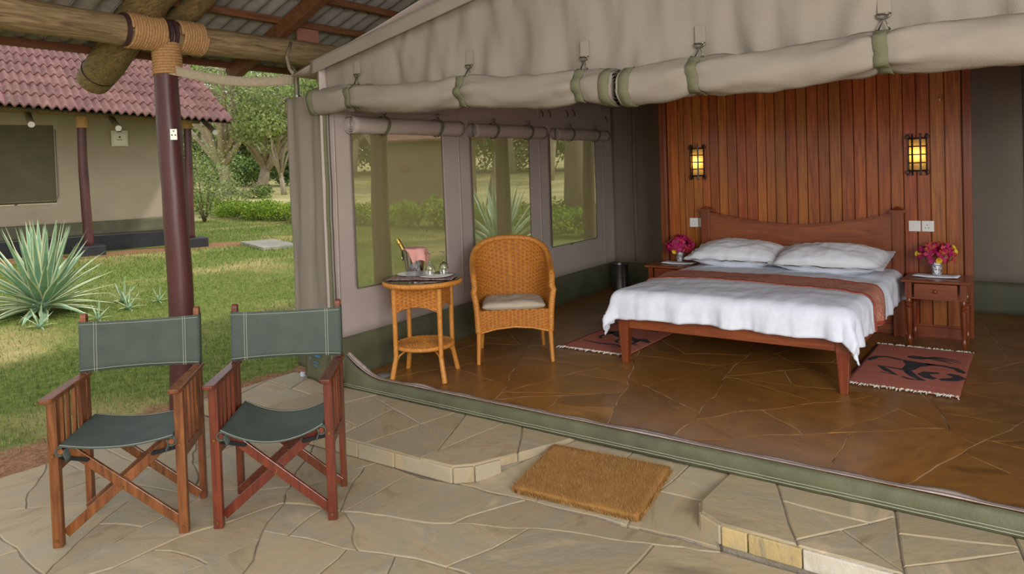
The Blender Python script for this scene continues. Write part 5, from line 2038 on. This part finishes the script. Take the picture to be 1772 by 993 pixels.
# ------------------------------------------------------------------ wicker table and what stands on it
TBX, TBY, TBZ = -3.80, 4.00, .745
TB = thing('wicker_table', 'round wicker table with square woven apron and lower shelf', 'table', (TBX, TBY, 0), math.radians(27))
g = MB(); g.lathe([(.0, .705), (.27, .705), (.285, .712), (.287, .735), (.275, .742), (0, .742)], 40)
g.build('top_disc', m_wicker, TB, smooth=True, autos=40)
g = MB()
rimp = [(.28 * cos(t), .28 * sin(t), .722) for t in [2 * PI * k / 72 for k in range(73)]]
braid(g, rimp, .021, 300)
g.build('top_rim', m_wicker, TB, smooth=True)
m_tglass = mat('smoked_glass_top', '#2c2a24', rough=.06, spec=.6)
MB().lathe([(0, .743), (.298, .743), (.30, .746), (.298, .750), (0, .750)], 56).build('glass_top', m_tglass, TB, smooth=True, autos=40)
H_ = .172
for k in range(4):
    R = Matrix.Rotation(k * PI / 2, 3, 'Z')
    g = MB(); weave(g, lambda u, v: R @ Vector((-H_ + 2 * H_ * u, -H_, .70 + ((.505 + .05 * (1 - (2 * u - 1) ** 2)) - .70) * v)), 2 * H_, .17, .030, .0145)
    g.build('apron', [m_wicker, m_wicker_shade], TB, solid=.006)
    g = MB(); wrapped(g, [R @ Vector((-H_, -H_, .69)), R @ Vector((-H_, -H_, .30)), R @ Vector((-H_ - .0, -H_ - .0, .18)), R @ Vector((-H_ - .03, -H_ - .03, 0))], [.021, .018, .019, .021], 10)
    lgm = g.build('leg', m_wicker, TB, smooth=True)
    g = MB(); wrapped(g, [R @ Vector((-H_ - .01, -H_ - .01, .12)), R @ Vector((-H_ + .02, -H_ + .02, .19)), R @ Vector((-H_ + .07, -H_ + .07, .225))], .008, 7)
    g.build('brace', m_wicker, TB, smooth=True)
g = MB()
for q in range(13):
    rr = .02 + q * .0145
    g.tube([(rr * cos(t), rr * sin(t), .25 + .002 * sin(t * 20 + q * PI)) for t in [2 * PI * k / 48 for k in range(48)]], .0085, 6, closed=True)
g.build('shelf', m_wicker, TB, smooth=True)
g = MB(); braid(g, [(.212 * cos(t), .212 * sin(t), .244) for t in [2 * PI * k / 60 for k in range(61)]], .016, 240)
g.build('shelf_rim', m_wicker, TB, smooth=True)

m_cloth = mat('striped_table_cloth', '#7a3a3c', '#a79c93', sc=16, rough=.9, st=(9, 1.2, 1), ramp=(.42, .58), dist=.8)
g = MB()
ca = math.radians(28)
g.grid(lambda a, b: ((a - .5) * .50, (b - .5) * .20, .0025 + .004 * max(0, nz(a * 8, b * 5)) - (max(0, abs(a - .5) - .55) * 1.0)), 30, 12)
o = g.build('table_cloth', m_cloth, None, smooth=True, solid=.002, loc=(TBX + .045, TBY - .05, TBZ + .008), rot=(0, 0, ca))
tag(o, 'red and grey striped woven cloth on the glass table top', 'cloth')
for (dx, dy, rz_, s_, lb) in ((-.11, .03, .5, .13, 'white plate under the ice bucket'), (.13, .02, .1, .09, 'white folded paper under the upturned glasses')):
    if s_ > .1:
        pl = MB(); pl.lathe([(0, 0), (s_ * .6, 0), (s_, .012), (s_ + .004, .015), (s_ * .62, .005), (0, .005)], 36)
        o = pl.build('plate', m_plastic, None, smooth=True, autos=50, loc=(TBX + dx, TBY + dy, TBZ + .0115)); tag(o, lb, 'plate')
    else:
        pl = MB(); pl.grid(lambda a, b: ((a - .5) * .2, (b - .5) * .17, .003 + .008 * (2 * a - 1) ** 2 + .006 * (2 * b - 1) ** 2), 10, 10)
        o = pl.build('paper_mat', m_plastic, None, smooth=True, solid=.002, loc=(TBX + dx, TBY + dy, TBZ + .013), rot=(0, 0, .3)); tag(o, lb, 'paper mat')
BKX, BKY = TBX - .11, TBY + .03
bk = thing('ice_bucket', 'polished steel ice bucket holding the bottle on the wicker table', 'bucket', (BKX, BKY, TBZ + .0175))
MB().lathe([(.06, 0), (.066, .004), (.088, .19), (.094, .195), (.094, .20), (.086, .198), (.064, .01), (0, .008)], 36).build('body', m_chrome, bk, smooth=True, autos=40)
for s in (-1, 1):
    a = math.radians(215 if s < 0 else 35)
    hnd = MB(); ctr = Vector((.088 * cos(a), .088 * sin(a), .15)); tg = Vector((-sin(a), cos(a), 0))
    hnd.tube([ctr + tg * .022 * cos(t) + Vector((0, 0, -.022 + .022 * sin(t))) for t in [2 * PI * k / 18 for k in range(18)]], .003, 6, closed=True)
    hnd.build('ring_handle', m_chrome, bk, smooth=True)
btm = thing('champagne_bottle', 'gold-foiled champagne bottle leaning in the ice bucket', 'bottle', (BKX + .0, BKY + .0, TBZ + .06))
bt_rot = (math.radians(5), math.radians(-27), math.radians(38))
g = MB().lathe([(0, 0), (.036, 0), (.04, .008), (.04, .10), (.034, .135), (.018, .17), (.015, .19)], 20)
g.build('glass_body', mat('green_glass', '#18230f', rough=.08, spec=.7), btm, smooth=True, autos=50, rot=bt_rot)
g = MB().lathe([(.0185, .165), (.0165, .19), (.0155, .225), (.019, .228), (.019, .238), (.0165, .242), (.0175, .258), (.012, .268), (0, .27)], 18)
g.build('gold_foil', mat('gold_foil', '#b8964a', '#d6b868', sc=60, rough=.35, metal=1, bump=.5, bsc=120), btm, smooth=True, autos=50, rot=bt_rot)
m_pink = mat('pink_napkin', '#d3968a', '#dda399', sc=8, rough=.9, bump=.25, bsc=200, transl=.1)
g = MB()


def nap(a, b):
    # square cloth laid over one side of the bucket rim, two corners hanging
    p, q = (a - .5) * .25, (b - .5) * .25
    c0, s0 = cos(.55), sin(.55)
    u, v = c0 * p - s0 * q + .055, s0 * p + c0 * q - .02
    r = math.hypot(u, v); rim_ = .095
    th = math.atan2(v, u)
    if r < rim_:
        return (u, v, .206 + .004 * nz(u * 20, v * 20) + .010 * (r / rim_) ** 3 * 0)
    e = r - rim_
    k = rim_ + .004 + .010 * (1 + sin(th * 7)) * min(1, e / .05)
    return (k * cos(th), k * sin(th), .204 - e * 1.12)


g.grid(nap, 40, 40)
o = g.build('pink_napkin', m_pink, None, smooth=True, solid=.002, loc=(BKX, BKY, TBZ + .018), rot=(0, 0, math.radians(36)))
tag(o, 'pink napkin draped over the rim of the ice bucket', 'napkin')
m_glass = glass_mat('clear_glass')
for i, (x, y) in enumerate(((-3.735, 4.02), (-3.68, 4.115))):
    gl = thing('wine_glass', 'upturned wine glass nearer the table edge' if i == 0 else 'upturned wine glass nearer the armchair', 'glass', (x, y, TBZ + .018))
    MB().lathe([(.030, 0), (.034, .03), (.036, .055), (.03, .08), (.012, .095), (.005, .10)], 24, caps=False).build('bowl', m_glass, gl, smooth=True)
    MB().lathe([(.006, .098), (.0045, .11), (.004, .15), (.006, .168)], 12).build('stem', m_glass, gl, smooth=True)
    MB().lathe([(.004, .168), (.015, .172), (.032, .176), (.032, .178), (0, .179)], 24).build('foot', m_glass, gl, smooth=True)
o = MB().lathe([(0, .0), (.06, 0), (.062, .006), (.055, .010), (0, .011)], 20).build('floor_cap', mat('grey_plastic', '#7b7c74', rough=.6), None, smooth=True, autos=40, loc=(-4.08, 3.83, .0))
tag(o, 'small round grey cap on the floor beside the wicker table', 'cap')


# ------------------------------------------------------------------ director chairs
def director(loc, rz, label, wood, half_w, open_seat):
    r = thing('director_chair', label, 'chair', loc, rz)
    hw, hd = half_w, .195
    ZA, ZS, ZTOP = .725, .455, 1.0
    for sx in (-1, 1):
        x = sx * hw
        MB().box((x, -hd, (ZA - .02) / 2), (.044, .04, ZA - .02)).build('front_leg', wood, r, bevel=.004)
        # rear upright runs up to carry the back sling
        u = MB(); u.bar((x, hd, 0), (x, hd, .70), .03, .05, up=(0, 1, 0))
        u.bar((x, hd, .70), (x, hd + .02, ZTOP + .012), .028, .042, up=(0, 1, 0))
        u.tube([(x - .014, hd + .02, ZTOP + .012), (x + .014, hd + .02, ZTOP + .012)], .021, 14)
        u.build('rear_upright', wood, r, bevel=.003)
        ar = MB(); w2 = .03
        poly = [(x - w2, -hd - .075), (x - w2 + .01, -hd - .088), (x + w2 - .01, -hd - .088), (x + w2, -hd - .075), (x + w2 * .8, hd + .03), (x - w2 * .8, hd + .03)]
        ar.prism(poly, ZA - .022, ZA)
        ar.build('armrest', wood, r, bevel=.005)
        MB().box((x, 0, .375), (.024, 2 * hd, .042)).build('side_rail', wood, r, bevel=.003)
        for y in (-.10, -.03, .045):
            MB().box((x, y, .55), (.018, .022, .32)).build('slat', wood, r, bevel=.002)
        sb = MB(); sb.bar((x, hd - .06, .38), (x, hd - .055, ZA - .02), .02, .04, up=(0, 1, 0), h1=.085)
        sb.build('side_board', wood, r, bevel=.002)
        # seat rail
        MB().tube([(sx * (hw - .035), -hd - .03, ZS + .005), (sx * (hw - .035), hd + .02, ZS + .005)], .014, 10).build('seat_rail', wood, r, smooth=True, autos=50)
        for y in (-hd - .027, hd + .025):
            bl_ = MB()
            for z in (.035, .44):
                bl_.tube([(x, y - .002, z), (x, y + .002, z)], .007, 10)
            bl_.build('bolt', m_brass, r)
    # crossed legs, front and back
    for y, o_ in ((-hd + .045, 1), (hd - .045, -1)):
        for s in (-1, 1):
            b = MB(); yy = y + (.012 if s > 0 else -.012) * o_
            b.bar((-s * (hw - .01), yy, .035), (s * (hw - .045), yy, ZS), .045, .02, up=(0, 1, 0))
            xl = b.build('cross_leg', wood, r, bevel=.003)
        MB().tube([(0, y - .03, .245), (0, y + .03, .245)], .007, 10).build('pivot_bolt', m_brass, r)
        for s in (-1, 1):
            b = MB(); b.bar((s * (hw - .01), y - .03 * o_, .42), (s * (hw - .135), y - .03 * o_, .395), .004, .020, up=(0, 0, 1))
            b.tube([(s * (hw - .135), y - .034, .395), (s * (hw - .135), y + .01, .395)], .007, 8)
            b.build('iron_strap', m_black_metal, r)
    # seat sling
    g_ = MB(); W_ = hw - .03

    def seat(a, b):
        u = 2 * a - 1
        x = u * W_
        sag = open_seat * (1 - u * u)
        y = -hd - .035 + (2 * hd + .07) * b
        return (x, y, ZS + .032 - sag * (.85 + .25 * sin(PI * b)) + .008 * b)
    g_.grid(seat, 28, 14)
    sl_ = g_.build('seat_sling', m_sling, r, smooth=True, solid=.004)
    for b0 in (.025, .975):
        t_ = MB(); t_.tube([Vector(seat(k / 28, b0)) + Vector((0, 0, .003)) for k in range(29)], .0012, 4)
        t_.build('stitching', m_thread, sl_)
    for s in (-1, 1):
        hm = MB(); hm.grid(lambda a, b: (s * (hw - .035) + s * .020 * cos(-2.2 + a * 4.2), -hd - .035 + (2 * hd + .07) * b, ZS + .004 + .020 * sin(-2.2 + a * 4.2)), 12, 6)
        hm.build('sling_hem', m_sling, sl_, smooth=True, solid=.004)
        dp = MB(); dp.grid(lambda a, b: (s * (hw - .055 + .006 * sin(a * 5)), -hd - .035 + (2 * hd + .05) * b, ZS + .012 - .055 * a), 4, 4)
        dp.build('sling_flap', m_sling, sl_, smooth=True, solid=.004)
    # back sling, wrapped round the uprights
    g_ = MB(); zb0, zb1 = .735, .985

    def back(a, b):
        u = 2 * a - 1
        y = hd - .012 + .03 * (1 - u * u) * (1 - .3 * b) + .02 * b
        return (u * (hw + .012), y - .022 + .004 * nz(u * 4, b * 3), zb0 + (zb1 - zb0) * b + .012 * u * u * (b - .3))
    g_.grid(back, 30, 8)
    bs = g_.build('back_sling', m_sling, r, smooth=True, solid=.004)
    for s in (-1, 1):
        wrp = MB(); wrp.grid(lambda a, b: (s * (hw + .012 + (.006 * sin(PI * a))), Vector(back(0, b)).y + .062 * a, Vector(back(0, b)).z), 5, 8)
        wrp.build('sling_wrap', m_sling, bs, smooth=True, solid=.004)
        for e in (0.865, .885) if s > 0 else (.135, .115):
            t_ = MB(); t_.tube([Vector(back(e, k / 8)) + Vector((0, -.0035, 0)) for k in range(9)], .0013, 4)
            t_.build('stitching', m_thread, bs)
    for b0 in (.05, .95):
        t_ = MB(); t_.tube([Vector(back(k / 30, b0)) + Vector((0, -.0035, 0)) for k in range(31)], .0012, 4)
        t_.build('stitching', m_thread, bs)
    return r


def chair_at(fl_, fr_, label, wood, sagv):
    fl_, fr_ = Vector(fl_), Vector(fr_)
    d_ = (fr_ - fl_); w_ = d_.length; d_.normalize()
    n_ = Vector((-d_.y, d_.x))
    c = (fl_ + fr_) / 2 + n_ * .195
    director((c.x, c.y, ZT), math.atan2(d_.y, d_.x), label, wood, w_ / 2, sagv)


chair_at((-3.777, 1.43), (-3.392, 1.836), 'brown wooden director chair with green sling nearer the lawn', m_chairwood, .035)
chair_at((-3.288, 1.956), (-2.874, 2.321), 'reddish wooden director chair with deep sagging green seat', m_chairwood2, .085)

# ------------------------------------------------------------------ doormat
dm = thing('doormat', 'brown coir doormat on the stone ramp', 'doormat', (-1.94, 3.285, ramp_z(0, 3.285) + .002))
dm.rotation_euler = (math.atan(.1 / .68), 0, math.radians(4.5))
m_coir = [mat('coir_a', '#a0743c', '#b5884c', sc=20, rough=.95), mat('coir_b', '#8a5f2c', '#9a7038', sc=20, rough=.95), mat('coir_c', '#c19b60', rough=.95)]
MB().grid(lambda a, b: ((a - .5) * .70, (b - .5) * .47, .018 + .004 * nz(a * 3, b * 3)), 20, 14).build('backing', m_coir[1], dm, smooth=True, solid=.03)
r_ = np.random.default_rng(4)
n = 42000
X = r_.uniform(-.36, .36, n); Y = r_.uniform(-.243, .243, n)
cor = (np.abs(X) > .335) & (np.abs(Y) > .215) & (np.hypot(np.abs(X) - .335, np.abs(Y) - .215) > .027)
X, Y = X[~cor], Y[~cor]; n = len(X)
edge = np.minimum(.36 - np.abs(X), .243 - np.abs(Y))
Zt = .046 - .016 * np.clip(1 - edge / .02, 0, 1) + r_.normal(0, .0022, n) + .004 * np.sin(X * 9 + 1) * np.sin(Y * 11)
tx_, ty_ = r_.normal(0, .006, n), r_.normal(0, .006, n)
tx_ += np.sign(X) * .012 * np.clip(1 - (.36 - np.abs(X)) / .015, 0, 1); ty_ += np.sign(Y) * .012 * np.clip(1 - (.243 - np.abs(Y)) / .015, 0, 1)
a_ = r_.uniform(0, 2 * PI, n); w_ = .0016
V = np.empty((n, 3, 3))
V[:, 0] = np.stack([X - np.cos(a_) * w_, Y - np.sin(a_) * w_, np.full(n, .004)], 1)
V[:, 1] = np.stack([X + np.cos(a_) * w_, Y + np.sin(a_) * w_, np.full(n, .004)], 1)
V[:, 2] = np.stack([X + tx_, Y + ty_, Zt], 1)
leaf_obj('coir_pile', V.reshape(-1, 3), np.arange(n * 3).reshape(n, 3), r_.choice(3, size=n, p=[.5, .35, .15]), m_coir, dm)
